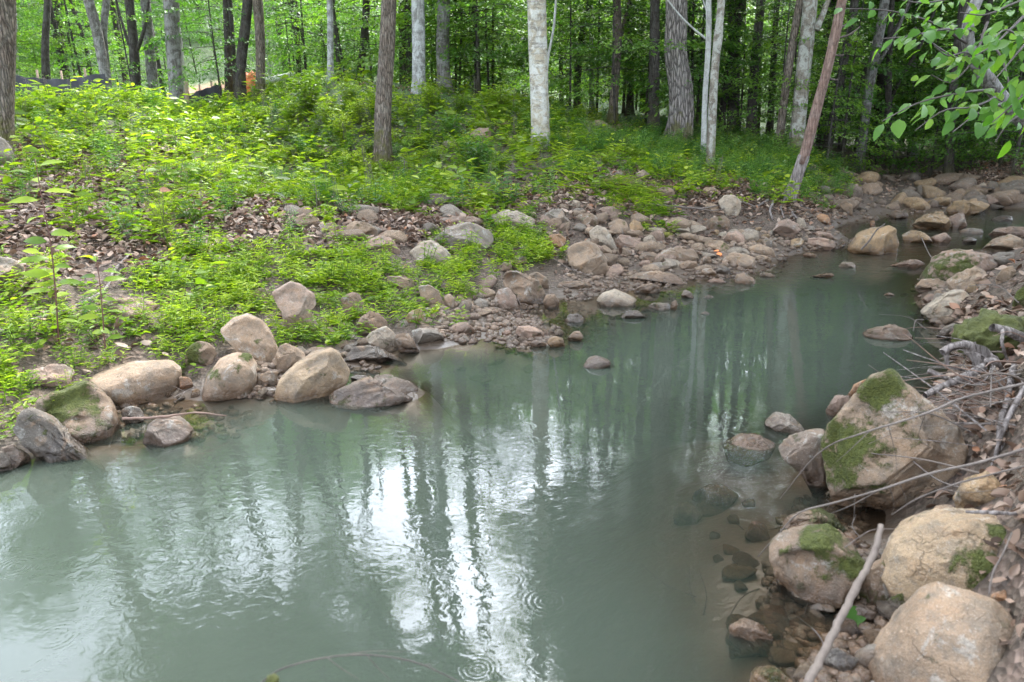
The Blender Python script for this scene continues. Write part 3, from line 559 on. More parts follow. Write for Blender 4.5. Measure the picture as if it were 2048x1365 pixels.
rock(6, [(1063, 170), (1110, 128), (1165, 123), (1210, 160), (1218, 210), (1170, 272), (1130, 252), (1080, 205)], 'round whitish boulder at the left of the dead leaning trunk', 'pale', facets=4)
rock(6, [(980, 190), (1020, 175), (1075, 195), (1085, 240), (1020, 250), (985, 235)], 'tan block touching the round whitish boulder', 'tan', facets=9)
rock(6, [(955, 310), (1030, 268), (1110, 253), (1147, 290), (1142, 352), (1060, 364), (1000, 342)], 'mossy brown boulder beneath the fallen branch', 'brown', .35)
rock(6, [(957, 110), (980, 78), (1040, 75), (1067, 105), (1030, 138), (970, 132)], 'square tan block up the bank behind the fallen branch', 'tan', facets=10)
rock(6, [(680, 100), (720, 65), (790, 90), (800, 140), (720, 160)], 'mossy brown rock on the yellow moss mound', 'brown', .4)
rock(6, [(1580, 440), (1620, 398), (1720, 398), (1810, 418), (1822, 452), (1740, 484), (1620, 484)], 'flat pink slab at the inlet behind the point', 'pink')
rock(6, [(768, 350), (810, 288), (862, 288), (892, 350), (860, 388), (810, 383)], 'pale chunky rock below the fallen branch', 'pale', facets=8)
rock(6, [(1478, 455), (1540, 408), (1600, 398), (1622, 420), (1570, 462), (1510, 477)], 'ocher egg-shaped rock left of the flat pink slab', 'ocher')
rock(6, [(1640, 380), (1700, 355), (1790, 375), (1815, 405), (1720, 410)], 'thin pinkish slab behind the flat pink slab', 'pink', sub=3)
rock(6, [(1190, 360), (1260, 335), (1320, 355), (1320, 382), (1240, 380)], 'flat shadowed slab between rosy dome and reddish boulder', 'grey', sub=3)
rock(6, [(1330, 440), (1370, 395), (1415, 420), (1415, 460), (1360, 460)], 'grey chunk at the left foot of the reddish boulder', 'grey', sub=3)
rock(6, [(1600, 505), (1640, 490), (1700, 510), (1690, 530), (1620, 528)], 'small tan rock awash near the inlet', 'tan', sub=3)
rock(6, [(1690, 260), (1720, 238), (1770, 250), (1785, 295), (1740, 322), (1700, 300)], 'rust-red rock right of the dead trunk roots', 'orange')
rock(6, [(1840, 180), (1880, 160), (1925, 190), (1925, 260), (1860, 262)], 'brown boulder under the fern bank right of the dead trunk', 'brown')
rock(6, [(205, 1212), (240, 1165), (300, 1148), (370, 1172), (392, 1197), (330, 1227), (240, 1234)], 'lone small brown dome rock in the middle of the pool', 'wet', facets=2, rough=.6)
rock(6, [(90, 922), (120, 885), (180, 876), (217, 900), (217, 932), (140, 942)], 'dark cobble at the top of the gravel bar', 'dark', sub=3)
rock(6, [(100, 1042), (150, 993), (192, 985), (217, 1030), (180, 1068), (130, 1068)], 'angular tan-topped rock at the right of the gravel bar', 'tan', sub=3, facets=10)
rock(5, [(1533, 830), (1550, 788), (1640, 788), (1722, 830), (1712, 862), (1620, 874)], 'largest flat-topped rock of the gravel bar', 'pink', facets=9)
rock(5, [(1720, 880), (1760, 843), (1822, 858), (1834, 912), (1770, 928)], 'rounded olive cobble in front of the gravel bar', 'ocher', sub=3)
rock(5, [(1622, 892), (1660, 863), (1722, 890), (1722, 918), (1640, 924)], 'dark-sided flat cobble at the front of the gravel bar', 'brown', sub=3)
rock(5, [(1455, 830), (1500, 812), (1530, 835), (1520, 860), (1470, 855)], 'pink-topped wet cobble at the left of the gravel bar', 'pink', sub=3)
rock(5, [(1700, 650), (1720, 610), (1770, 605), (1800, 650), (1790, 690), (1720, 690)], 'rounded brown rock right of the knobbly boulder', 'brown', facets=3)
rock(5, [(1770, 560), (1800, 530), (1900, 525), (2000, 550), (1990, 580), (1850, 585)], 'flat mossy slab by the thin twig, right of the knobbly boulder', 'brown', .2)
# -- stream and right shore
rock(7, [(390, 440), (440, 380), (540, 340), (620, 326), (670, 350), (692, 420), (690, 485), (600, 490), (490, 468), (420, 468)], 'big ocher boulder in the stream with a stick lying against it', 'ocher', facets=4, sub=5, thick=.75)
rock(7, [(745, 320), (800, 280), (880, 253), (922, 250), (975, 320), (960, 364), (860, 354), (790, 348)], 'ocher pyramid-shaped boulder upstream of the stick boulder', 'ocher', .1, facets=6)
rock(7, [(942, 290), (1000, 258), (1032, 263), (1055, 330), (1020, 354), (970, 352)], 'pale pink block leaning on the ocher pyramid boulder', 'pink', facets=8)
rock(7, [(690, 385), (740, 352), (790, 358), (850, 398), (885, 432), (700, 434)], 'low yellowish rock in the stream behind the big ocher boulder', 'ocher', .15)
rock(7, [(848, 395), (930, 368), (972, 400), (942, 432), (880, 432)], 'low pinkish rock in the stream right of the yellowish one', 'pink', sub=3)
rock(7, [(1000, 360), (1060, 342), (1140, 350), (1140, 380), (1020, 385)], 'flat grey rock awash in the upstream channel', 'grey', sub=3)
rock(7, [(1020, 410), (1060, 390), (1105, 410), (1100, 432), (1040, 434)], 'small dark wet rock in the upstream channel', 'dark', sub=3)
rock(7, [(785, 612), (850, 510), (960, 463), (1080, 458), (1190, 490), (1240, 550), (1180, 592), (1100, 590), (960, 615), (850, 624)], 'large mound-shaped boulder with green moss on its front', 'pink', .0, facets=3, sub=5, patches=[(830, 560, 60, .65), (900, 580, 90, .75), (1000, 560, 80, .6), (840, 600, 50, .9)])
rock(7, [(928, 622), (1010, 580), (1100, 558), (1152, 590), (1172, 640), (1100, 674), (1020, 692), (960, 662)], 'tan boulder in front of the green-mossed mound', 'tan', facets=6)
rock(7, [(763, 662), (800, 625), (900, 618), (952, 650), (940, 694), (860, 694), (790, 684)], 'layered dark-sided rock at the foot of the green-mossed mound', 'brown', facets=9)
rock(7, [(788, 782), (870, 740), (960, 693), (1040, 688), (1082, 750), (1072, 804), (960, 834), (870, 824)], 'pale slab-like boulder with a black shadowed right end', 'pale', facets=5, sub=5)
rock(7, [(797, 730), (840, 700), (905, 710), (880, 748), (820, 752)], 'reddish wet rock behind the pale slab-like boulder', 'pink', sub=3)
rock(7, [(1108, 462), (1200, 400), (1290, 373), (1352, 400), (1360, 462), (1280, 484), (1190, 474)], 'dark-faced tan boulder at the right edge upstream of the mossy mound', 'tan', facets=7)
rock(7, [(1130, 390), (1200, 350), (1300, 333), (1370, 335), (1420, 380), (1420, 400), (1300, 372), (1190, 400)], 'pinkish boulder behind the dark-faced one at the right edge', 'pink')
rock(7, [(1170, 500), (1220, 470), (1310, 480), (1320, 540), (1240, 560)], 'grey-pink flat rock behind the mossy mound on its right', 'grey')
rock(7, [(1203, 612), (1240, 565), (1300, 543), (1322, 580), (1280, 634), (1212, 644)], 'light tan rock high on the right shore', 'tan')
rock(7, [(1098, 690), (1130, 653), (1177, 670), (1172, 702)], 'small dark wet rock right of the tan boulder', 'wet', sub=3)
rock(7, [(465, 915), (540, 885), (650, 876), (730, 900), (757, 942), (680, 952), (590, 958), (510, 934)], 'low wide brown rock alone in the pool near the right shore', 'brown', facets=6)
rock(7, [(335, 552), (370, 530), (440, 530), (447, 564), (380, 567)], 'small pale wedge alone in the riffle', 'pale', sub=3)
rock(7, [(608, 548), (700, 530), (780, 513), (822, 540), (765, 568), (650, 565)], 'long low pinkish rock left of the mossy mound', 'pink')
rock(7, [(170, 612), (250, 600), (325, 588), (330, 612), (235, 625)], 'narrow brown rock lying flat in the riffle', 'brown', sub=3)
rock(7, [(585, 712), (620, 694), (658, 712), (620, 722)], 'tiny tan stone breaking the water in the riffle', 'tan', sub=3)
rock(7, [(828, 200), (900, 173), (962, 178), (962, 217), (900, 237), (840, 232)], 'ocher rock on the upstream bar', 'ocher')
rock(7, [(920, 240), (980, 195), (1100, 178), (1182, 220), (1100, 262), (1060, 284), (960, 284)], 'wide brown boulder of the upstream bar', 'ocher')
rock(7, [(1128, 190), (1150, 153), (1210, 175), (1262, 232), (1200, 244)], 'tilted reddish slab on the upstream bar', 'pink')
rock(7, [(613, 270), (660, 243), (722, 250), (732, 282), (660, 300)], 'low grey-brown rock at the left of the upstream channel', 'brown')
rock(7, [(1088, 122), (1140, 93), (1192, 140), (1150, 154)], 'pale rock against the dark far bank', 'pale')
rock(7, [(1175, 300), (1220, 275), (1300, 280), (1300, 310), (1200, 315)], 'dark wet rock in the upstream pool', 'dark')
rock(7, [(515, 340), (520, 300), (545, 300), (550, 335)], 'small upright orange stone in the inlet', 'orange', sub=3)
rock(7, [(1105, 892), (1160, 820), (1260, 778), (1302, 820), (1250, 872), (1180, 902)], 'smooth tan slab under the driftwood on the right', 'tan', .05, facets=3)
rock(7, [(1290, 780), (1320, 690), (1360, 658), (1430, 670), (1450, 800), (1360, 810)], 'boulder thick with moss at the right edge above the driftwood', 'brown', .5, patches=[(1340, 720, 90, .9)])
rock(7, [(830, 840), (880, 825), (940, 850), (920, 875), (860, 870)], 'flat grey wet stone below the pale slab-like boulder', 'grey', sub=3)
rock(7, [(870, 930), (920, 890), (985, 865), (1000, 920), (950, 955)], 'grey sloping rock under the leaf-choked twigs', 'grey')
rock(7, [(1000, 1120), (1040, 1085), (1080, 1090), (1090, 1150), (1030, 1165)], 'tan rock under the root snag', 'ocher')
# -- lower right foreground
rock(8, [(480, 380), (530, 300), (600, 220), (690, 120), (780, 66), (812, 85), (840, 140), (920, 190), (1010, 250), (1078, 320), (1108, 400), (1060, 520), (960, 620), (880, 690), (790, 722), (700, 692), (610, 595), (540, 545), (510, 460)],
     'huge peaked boulder with dark moss down its left face', 'tan', .03, sub=6, thick=.7, facets=3, rough=.9, cuts=[((-.3, .42, -.85), .40), ((.62, -.42, -.66), .50), ((.72, .5, -.35), .62), ((-.8, .05, -.6), .58), ((.1, -.8, -.6), .62)], patches=[(600, 420, 110, 1.0), (650, 360, 90, .85), (740, 160, 80, .9), (560, 330, 60, 1.0), (700, 230, 60, .55), (600, 500, 60, .95), (790, 140, 40, .8)])
rock(8, [(313, 402), (360, 348), (440, 328), (515, 330), (530, 400), (545, 540), (480, 562), (420, 482), (350, 442)], 'low wet boulder with a moss rim, left of the huge peaked one', 'wet', .25, facets=3, sub=5, D=None)
rock(8, [(590, 185), (640, 138), (695, 112), (700, 160), (640, 210)], 'orange-stained rock peeking out behind the huge peaked boulder', 'orange')
rock(8, [(508, 247), (550, 193), (625, 183), (600, 240), (540, 284)], 'lilac wet rock behind the huge peaked boulder, below the orange one', 'pink')
rock(8, [(262, 292), (300, 263), (370, 278), (434, 325), (370, 338), (300, 314)], 'flat pitted lilac stone just above the water', 'grey', facets=2, rough=1.4)
rock(8, [(95, 342), (180, 305), (250, 305), (315, 350), (290, 384), (200, 404), (115, 384)], 'submerged rusty brown boulder beside the pitted stone', 'brown', facets=3, dz=-.055)
rock(8, [(278, 812), (330, 768), (420, 743), (520, 733), (600, 788), (684, 880), (684, 932), (640, 1004), (540, 1036), (440, 1040), (350, 1004), (308, 900)], 'boulder with a mossy brow and an undercut hollow at the water', 'brown', .15, sub=5, facets=3, rough=1.1, patches=[(500, 785, 75, .9), (640, 890, 55, .7), (330, 850, 70, .45)], hollow=[(480, 940, 150, .45), (400, 890, 70, .3)])
rock(8, [(303, 762), (350, 680), (420, 653), (470, 648), (560, 700), (635, 760), (560, 775), (440, 775)], 'tan flat-sided rock behind the undercut boulder', 'tan', .1, sub=5, patches=[(490, 670, 40, .7), (540, 730, 50, .9)])
rock(8, [(738, 842), (790, 758), (880, 708), (1000, 688), (1140, 698), (1262, 740), (1304, 800), (1284, 902), (1180, 1004), (1060, 994), (900, 984), (800, 922)], 'large smooth sandy loaf-shaped boulder with moss streaks, behind the foreground one', 'sand', .0, sub=6, facets=2, rough=.7, patches=[(1100, 850, 60, .7), (1150, 880, 70, .85), (1180, 820, 50, .7), (1230, 760, 50, .9), (1080, 720, 30, .5), (1120, 940, 60, .6)])
rock(8, [(676, 1262), (730, 1170), (820, 1060), (900, 973), (960, 962), (1080, 1000), (1200, 1050), (1272, 1120), (1324, 1200), (1350, 1365), (1270, 1480), (1000, 1520), (760, 1500), (685, 1400)], 'largest smooth tan boulder, nearest, in the lower right corner', 'tan', .0, sub=6, facets=2, rough=.55, thick=.8, D=1.62)
rock(8, [(1270, 920), (1310, 800), (1400, 750), (1480, 900), (1450, 1180), (1330, 1200), (1275, 1090)], 'tall sandy boulder cut off by the right edge', 'sand', .05, sub=5, facets=3, D=1.95)
rock(8, [(648, 980), (690, 888), (745, 866), (850, 960), (845, 1035), (765, 1070), (690, 1065)], 'dark mossy rock under the grey stick', 'brown', .45, facets=4)
rock(8, [(763, 1025), (860, 978), (884, 1010), (840, 1080), (790, 1105)], 'small moss-topped block beside the nearest boulder', 'dark', .6)
rock(8, [(1038, 592), (1080, 540), (1180, 508), (1245, 560), (1235, 622), (1130, 655), (1060, 645)], 'shaded olive boulder under the crossing twigs', 'ocher', .2, facets=3)
rock(8, [(918, 692), (970, 648), (1030, 638), (1095, 680), (1000, 702)], 'mossy tan rock behind the sandy loaf-shaped boulder', 'tan', .3)
rock(8, [(118, 1052), (180, 1033), (322, 1092), (312, 1162), (240, 1214), (128, 1192)], 'submerged square brown slab with a glinting top edge', 'brown', dz=-.07, facets=8)
rock(8, [(348, 1102), (400, 1083), (472, 1110), (514, 1180), (430, 1214)], 'submerged ocher slab right of the square one', 'brown', dz=-.08, facets=8)
rock(8, [(478, 1302), (500, 1240), (562, 1223), (654, 1270), (624, 1322), (540, 1338)], 'dark layered rock beside the lower end of the grey stick', 'char', facets=9)
rock(8, [(632, 1252), (690, 1215), (740, 1210), (730, 1300), (670, 1314)], 'blue-grey smooth stone left of the nearest boulder', 'grey', facets=2)
rock(8, [(165, 1380), (220, 1328), (330, 1308), (395, 1365), (385, 1420), (200, 1420)], 'green-slimed rock at the bottom edge', 'ocher', .35)
rock(8, [(1188, 1012), (1250, 983), (1290, 1050), (1222, 1040)], 'small orange-tan rock between the three foreground boulders', 'orange')
rock(8, [(588, 1092), (650, 1048), (724, 1080), (704, 1134), (622, 1114)], 'wet brown rock above the green leaf', 'wet')
rock(8, [(430, 1060), (480, 1035), (550, 1050), (560, 1080), (490, 1085)], 'pale wet flat stone at the foot of the undercut boulder', 'grey', sub=3, facets=8)
# -- far up the left bank
rock(1, [(340, 780), (410, 780), (490, 800), (555, 850), (480, 852), (400, 820)], 'long pale rock lying in the weeds on the upper left bank', 'pale', .1)
rock(1, [(710, 770), (745, 762), (780, 780), (775, 797), (720, 797)], 'small pale rock in weeds right of the long pale one', 'pale', sub=3)
rock(1, [(1128, 735), (1160, 722), (1215, 735), (1200, 752), (1140, 752)], 'flat pinkish stone in the weeds of the mid bank', 'pink', sub=3)
rock(1, [(1095, 1200), (1160, 1190), (1235, 1195), (1250, 1222), (1110, 1225)], 'flat grey stone at the edge of the leaf litter', 'grey', sub=3)
rock(1, [(945, 885), (975, 872), (1012, 890), (1005, 905), (955, 905)], 'little tan stone in the mid-bank weeds', 'tan', sub=3)
rock(1, [(150, 1055), (210, 1045), (270, 1070), (335, 1130), (250, 1115), (190, 1090)], 'pale sloping rock behind the taller stick sapling', 'pale', .1)
rock(1, [(-60, 800), (-20, 780), (50, 820), (85, 900), (60, 960), (-20, 990), (-60, 960)], 'grey boulder by the trunk at the left edge', 'grey', .1)
rock(2, [(848, 785), (900, 745), (970, 743), (977, 795), (930, 845), (862, 845)], 'pink-faced boulder among shrubs left of the white trunk', 'pink')
rock(2, [(675, 830), (735, 813), (793, 850), (780, 885), (735, 880)], 'white-topped rock in shade of the shrubs', 'pale')
rock(2, [(1005, 740), (1060, 708), (1105, 735), (1070, 758)], 'tan rock just left of the white trunk', 'tan', sub=3)
rock(2, [(1823, 822), (1870, 798), (1932, 835), (1900, 850), (1840, 850)], 'pale dome-shaped rock left of the big furrowed trunk', 'pale', facets=2)
rock(2, [(1810, 1022), (1865, 988), (1905, 1020), (1860, 1055)], 'white triangular rock above the yellow moss', 'pale', facets=8)
rock(2, [(1640, 1010), (1700, 995), (1755, 1020), (1700, 1040)], 'flat grey rock left of the white triangular one', 'grey')
rock(2, [(1545, 715), (1610, 695), (1665, 730), (1640, 760), (1560, 755)], 'tan rock lying at the forest edge', 'tan')
rock(2, [(1565, 1065), (1600, 1055), (1640, 1070), (1625, 1092), (1580, 1090)], 'small white stone in the yellow moss', 'pale', sub=3)
rock(2, [(1255, 1165), (1300, 1150), (1345, 1175), (1330, 1200), (1270, 1200)], 'flat tan stone with yellow moss at its left', 'tan', .2, sub=3)


# stones: eight shapes, copied
STONE = []
for k in range(10):
    rr = np.random.default_rng(900+k); v, f = ico(3); q = v.copy()
    for _ in range(13):
        n = rr.normal(size=3); n /= np.linalg.norm(n); dd = rr.uniform(.5, .85); e = q@n-dd; q = q-(np.where(e > 0, e, 0)*.85)[:, None]*n
    q = q+v*(fract(v, 1.7, 3, k*3.1)*.06-np.abs(fract(v, 3, 3, k*2.3))*.05)[:, None]
    q = q*np.array([1, rr.uniform(.65, .9), rr.uniform(.45, .7)])
    STONE.append((q, f, mesh('stone', q, f, M_ROCK)))
STONE_N = [0]
SCOL = ['tan', 'pink', 'grey', 'brown', 'pink', 'grey', 'ocher', 'wet', 'pale', 'tan']
def stone(x, y, r, label, group, name='cobble', cat='stone', z=None, col=None, moss=0., lift=.15, flat=1.0):
    k = rng.integers(len(STONE)); q, f, me = STONE[k]
    z = H(x, y) if z is None else z
    o = obj(name, me, None, (x, y, z+r*lift*flat), label, cat, group)
    s = r*np.array([rng.uniform(.85, 1.2), rng.uniform(.85, 1.15), rng.uniform(.75, 1.25)*flat]); o.scale = s
    o.rotation_euler = (rng.normal()*.22, rng.normal()*.22, rng.uniform(0, 6.28))
    cn = col or SCOL[rng.integers(len(SCOL))]; c = RC[cn]; o['_c'] = {'tan': 'tan', 'pink': 'pinkish', 'grey': 'grey', 'ocher': 'ocher', 'brown': 'brown', 'dark': 'dark', 'pale': 'pale', 'wet': 'umber'}[cn]; br = rng.uniform(.75, 1.15); o.color = (*[t*br for t in c], 1-moss)
    Mx = np.array(o.rotation_euler.to_matrix()); W = (q*s)@Mx.T+np.array(o.location); ROCKS.append((o, W, f)); return o
# scatter regions on the photograph: (centre px, py, spread x, y, count, size px range, label, group)
occ = []
for o, W, f in ROCKS:
    occ.append((W[:, 0].min(), W[:, 0].max(), W[:, 1].min(), W[:, 1].max()))
occ = np.array(occ)
def scatter_stones(cx, cy_, rx, ry, n, pmin, pmax, label, group, name='cobble', palette=None, **kw):
    k = 0; tries = 0
    while k < n and tries < n*12:
        tries += 1
        a, r = rng.uniform(0, 6.28), math.sqrt(rng.uniform()); px, py = cx+rx*r*math.cos(a), cy_+ry*r*math.sin(a)
        g = ground(px, py, False)
        if g is None or g[1] > 24: continue
        sz = pmin+(pmax-pmin)*rng.uniform()**1.8; rad = sz/2/FPX*np.linalg.norm(g-CAM)
        m = .35*rad
        inside = ((occ[:, 0]+m < g[0]) & (occ[:, 1]-m > g[0]) & (occ[:, 2]+m < g[1]) & (occ[:, 3]-m > g[1])).any()
        if inside and rng.uniform() < .85: continue
        stone(g[0], g[1], rad, label, group, name, col=(palette[rng.integers(len(palette))] if palette else None), **kw); k += 1
SC = [
 (1110, 672, 95, 40, 26, 12, 36, 'small angular cobble on the low gravel bar in the shallows', 'cobbles on the gravel bar'),
 (960, 625, 95, 34, 26, 12, 38, 'small rounded cobble on the shore left of the knobbly boulder', 'cobbles on the shore by the knobbly boulder'),
 (1330, 520, 200, 48, 46, 12, 42, 'brown cobble wedged among the bigger rocks of the far shore', 'cobbles among the rocks of the far shore'),
 (1560, 470, 150, 22, 16, 12, 32, 'brown cobble wedged among the bigger rocks of the far shore', 'cobbles among the rocks of the far shore'),
 (1830, 395, 190, 40, 54, 20, 64, 'brown rock in the rocky stream bed far upstream', 'rocks in the upstream bed', 'cobble'),
 (1720, 350, 60, 14, 16, 12, 30, 'brown rock in the rocky stream bed far upstream', 'rocks in the upstream bed', 'cobble'),
 (1480, 1130, 130, 160, 24, 30, 90, 'small stone under the clear shallow water at the lower right', 'stones under the lower right shallows'),
 (1980, 395, 70, 26, 14, 20, 60, 'brown rock in the rocky stream bed far upstream', 'rocks in the upstream bed', 'cobble'),
 (620, 690, 130, 40, 12, 12, 30, 'small stone tucked between the left shore boulders', 'stones between the left shore boulders'),
 (350, 810, 200, 40, 12, 12, 36, 'small stone tucked between the left shore boulders', 'stones between the left shore boulders'),
 (1925, 600, 60, 60, 12, 14, 40, 'small stone lodged below the debris on the right shore', 'stones on the right shore'),
 (1600, 1270, 90, 90, 16, 25, 75, 'small stone under the clear shallow water at the lower right', 'stones under the lower right shallows'),
 (1720, 1200, 60, 120, 12, 25, 60, 'small stone under the clear shallow water at the lower right', 'stones under the lower right shallows'),
 (1260, 430, 170, 50, 12, 14, 36, 'stone half buried in the leafy upper bank', 'stones half buried in the bank'),
 (500, 330, 480, 90, 10, 16, 44, 'stone half buried in the leafy upper bank', 'stones half buried in the bank'),
]
for s_ in SC: scatter_stones(*s_, palette=['brown', 'wet', 'dark', 'ocher', 'brown'] if 'upstream' in s_[7] else None)  # upstream stones get darker colours, standing in for the shade there
scatter_stones(1340, 505, 210, 58, 34, 34, 78, 'rock of the tan jumble on the far shore', 'rocks of the far shore jumble', 'rock', palette=['tan', 'pink', 'pale', 'brown', 'tan'], flat=.8)
scatter_stones(1180, 445, 130, 32, 12, 30, 60, 'rock of the tan jumble on the far shore', 'rocks of the far shore jumble', 'rock', palette=['tan', 'pink', 'grey', 'brown'], flat=.8)
scatter_stones(700, 690, 130, 36, 10, 34, 70, 'rock among the left shore boulders', 'rocks among the left shore boulders', 'rock', palette=['tan', 'brown', 'pale', 'grey'], flat=.8)
scatter_stones(1000, 600, 80, 34, 9, 34, 64, 'rock among the cobbles by the knobbly boulder', 'rocks by the knobbly boulder', 'rock', palette=['tan', 'brown', 'pink'], flat=.75)
scatter_stones(780, 450, 220, 40, 12, 34, 70, 'rock half sunk in the leaf litter of the bank', 'rocks half sunk in the litter', 'rock', palette=['tan', 'brown', 'pink', 'grey'], flat=.75, lift=.3)
for px, py in [(1180, 690), (1250, 720), (1330, 690), (1450, 640), (980, 745), (900, 735), (1100, 735), (1650, 600), (1780, 600), (1400, 610)]:
    for _ in range(2):
        g = ground(px+rng.normal()*40, py+rng.normal()*14, False); stone(g[0], g[1], rng.uniform(.04, .09), 'flat brown stone lying under the shallow water off the far shore', 'stones under the far shallows', 'cobble', lift=.1, flat=.6, col=['brown', 'ocher', 'wet'][rng.integers(3)])

# gravel and pebbles too many to count: real stones, joined
def scatter_gravel(name, cells, rmin, rmax):
    parts = []
    v0, f0 = ico(1)
    for cx, cy_, rx, ry, n in cells:
        for _ in range(n):
            a, r = rng.uniform(0, 6.28), math.sqrt(rng.uniform()); g = ground(cx+rx*r*math.cos(a), cy_+ry*r*math.sin(a), False)
            if g is None or g[1] > 22: continue
            rad = rng.uniform(rmin, rmax)*(1+g[1]*.05); q = v0*(1+rng.normal(size=(len(v0), 1))*.12)*np.array([1, rng.uniform(.6, 1), rng.uniform(.4, .7)])*rad
            t = rng.uniform(0, 6.28); ct, st = math.cos(t), math.sin(t); q = q@np.array([[ct, -st, 0], [st, ct, 0], [0, 0, 1]])
            parts.append((q+np.array([g[0], g[1], H(g[0], g[1])+rad*.15]), f0))
    v, f = merge(parts); return obj(name, mesh(name, v, f, M_ROCK), kind='stuff', label='loose pebbles and gravel along the water edge', color=(.27, .21, .165, 1))
scatter_gravel('gravel', [(1110, 672, 130, 50, 500), (960, 640, 130, 50, 450), (1350, 530, 230, 60, 700), (1800, 400, 220, 60, 500), (600, 760, 180, 60, 220), (330, 850, 180, 40, 200), (1900, 600, 80, 80, 150), (1650, 1220, 130, 170, 350), (1250, 600, 150, 50, 300), (1600, 480, 150, 25, 200), (1650, 1040, 90, 50, 120)], .010, .034)

# ------------------------------------------------------------------ water
bv, bf, nb = [gv], [], len(gv)
tri = np.concatenate([gf[:, [0, 1, 2]], gf[:, [0, 2, 3]]])
bf = [tri]
for o, W, f in ROCKS:
    bv.append(W); bf.append(f+nb); nb += len(W)
BVH = BVHTree.FromPolygons(np.concatenate(bv).tolist(), np.concatenate(bf).tolist())
wx = np.arange(-9, 16.01, .055); wy = np.concatenate([np.arange(-3, 7, .05), np.geomspace(7, 23, 150)])
WX, WY = np.meshgrid(wx, wy); wz = Hn(WX, WY)
wmask = wz < .05
dep = np.zeros(WX.shape)
for j, i in zip(*np.nonzero(wmask)):
    hit = BVH.ray_cast(Vector((WX[j, i], WY[j, i], .0005)), Vector((0, 0, -1)))
    if hit[0] is not None:
        up = BVH.ray_cast(Vector((WX[j, i], WY[j, i], .0005)), Vector((0, 0, 1)), 3.0)
        dep[j, i] = max(0.0, hit[3]) if up[0] is None or up[1].z < 0 else 0.0
dd = dep.copy()
for _ in range(2):
    dd[1:-1, 1:-1] = (dd[1:-1, 1:-1]*2+dd[:-2, 1:-1]+dd[2:, 1:-1]+dd[1:-1, :-2]+dd[1:-1, 2:])/6
m = wmask[:-1, :-1] | wmask[1:, :-1] | wmask[:-1, 1:] | wmask[1:, 1:]
wi = np.arange(WX.size).reshape(WX.shape); wf = np.stack([wi[:-1, :-1], wi[:-1, 1:], wi[1:, 1:], wi[1:, :-1]], -1)[m]
used, inv = np.unique(wf, return_inverse=True); wf = inv.reshape(-1, 4)
wv = np.stack([WX.ravel()[used], WY.ravel()[used], np.zeros(len(used))], 1); wdep = dd.ravel()[used]
wp = proj(wv)
calm = np.clip(blob(wp, [(1450, 700, 330, 150, 1.0), (1150, 790, 330, 120, .7), (700, 900, 300, 110, .35)]), 0, 1)*(wp[:, 2] > 0)
riff = np.clip(blob(wp, [(1680, 520, 160, 45, 1.0), (1850, 480, 120, 40, .9), (1950, 430, 160, 25, .9), (1500, 560, 120, 30, .4)]), 0, 1)*(wp[:, 2] > 0)
def mat_water():
    T = NT('water'); tc = T.n('ShaderNodeTexCoord'); p = tc.outputs['Object']
    mp = T.n('ShaderNodeMapping', {'Vector': p, 'Scale': (1, 1.25, 1), 'Rotation': (0, 0, .5)}).outputs[0]
    n1 = T.noise(mp, 3.2, 2, .5, .4); n2 = T.noise(mp, 15, 2.5, .55, .9); n3 = T.noise(p, 1.1, 2, .5)
    rf = attr(T, 'riffle')
    amp = T.math('MULTIPLY_ADD', T.ramp(n3, [(.4, .25), (.62, 1)]), 1.0, 0.0)
    h = T.math('ADD', T.math('MULTIPLY', n1, .0016), T.math('MULTIPLY', T.math('MULTIPLY', n2, amp), .0014))
    h = T.math('MULTIPLY', h, T.math('MULTIPLY_ADD', attr(T, 'calm'), -.72, 1.0))
    h = T.math('ADD', h, T.math('MULTIPLY', rf, T.math('MULTIPLY', T.noise(p, 11, 3, .6, .5), .018)))
    for (px, py, r, a) in [(1095, 1203, .11, .0007), (955, 1338, .09, .0005), (1150, 920, .06, .0003), (35, 1045, .13, .0006), (30, 1135, .12, .0006), (640, 1265, .10, .0005), (710, 1255, .07, .0004), (110, 1275, .12, .0004), (300, 1335, .12, .0004), (1020, 1160, .07, .0004), (470, 1050, .07, .0003), (820, 1190, .06, .0003)]:
        g = at_z(px, py, 0)
        d = T.math('ADD', T.vmath('LENGTH', T.vmath('SUBTRACT', p, (g[0], g[1], 0)).outputs[0]).outputs['Value'], T.math('MULTIPLY', n2, .012))
        env = T.math('MULTIPLY', T.ramp(T.math('DIVIDE', d, r), [(0, .5), (.5, 1), (1, 0)]), T.math('MULTIPLY', amp, a*.3))
        h = T.math('ADD', h, T.math('MULTIPLY', T.math('SINE', T.math('MULTIPLY', d, 420 if r < .1 else 330)), env))
    nrm = T.n('ShaderNodeBump', {'Height': h, 'Strength': 1.0, 'Distance': 1.0}).outputs[0]
    fr = T.n('ShaderNodeFresnel', {'IOR': 1.34, 'Normal': nrm}).outputs[0]
    gl = T.n('ShaderNodeBsdfGlossy', {'Color': (1, 1, 1, 1), 'Roughness': .012, 'Normal': nrm})
    op = T.math('SUBTRACT', 1.0, T.math('POWER', 2.718, T.math('MULTIPLY', attr(T, 'depth'), -3.8)), clamp=True)
    milky = T.mix(T.noise(p, .6, 3), (.044, .055, .041), (.052, .064, .047))
    df = T.n('ShaderNodeBsdfDiffuse', {'Color': milky})
    tr = T.n('ShaderNodeBsdfTransparent', {'Color': (.93, .86, .76, 1)})
    return T.end(T.mixs(fr, T.mixs(op, tr.outputs[0], df.outputs[0]), gl.outputs[0]))
obj('water', mesh('water', wv, wf, mat_water(), True, {'depth': wdep, 'riffle': riff, 'calm': calm}), kind='structure')
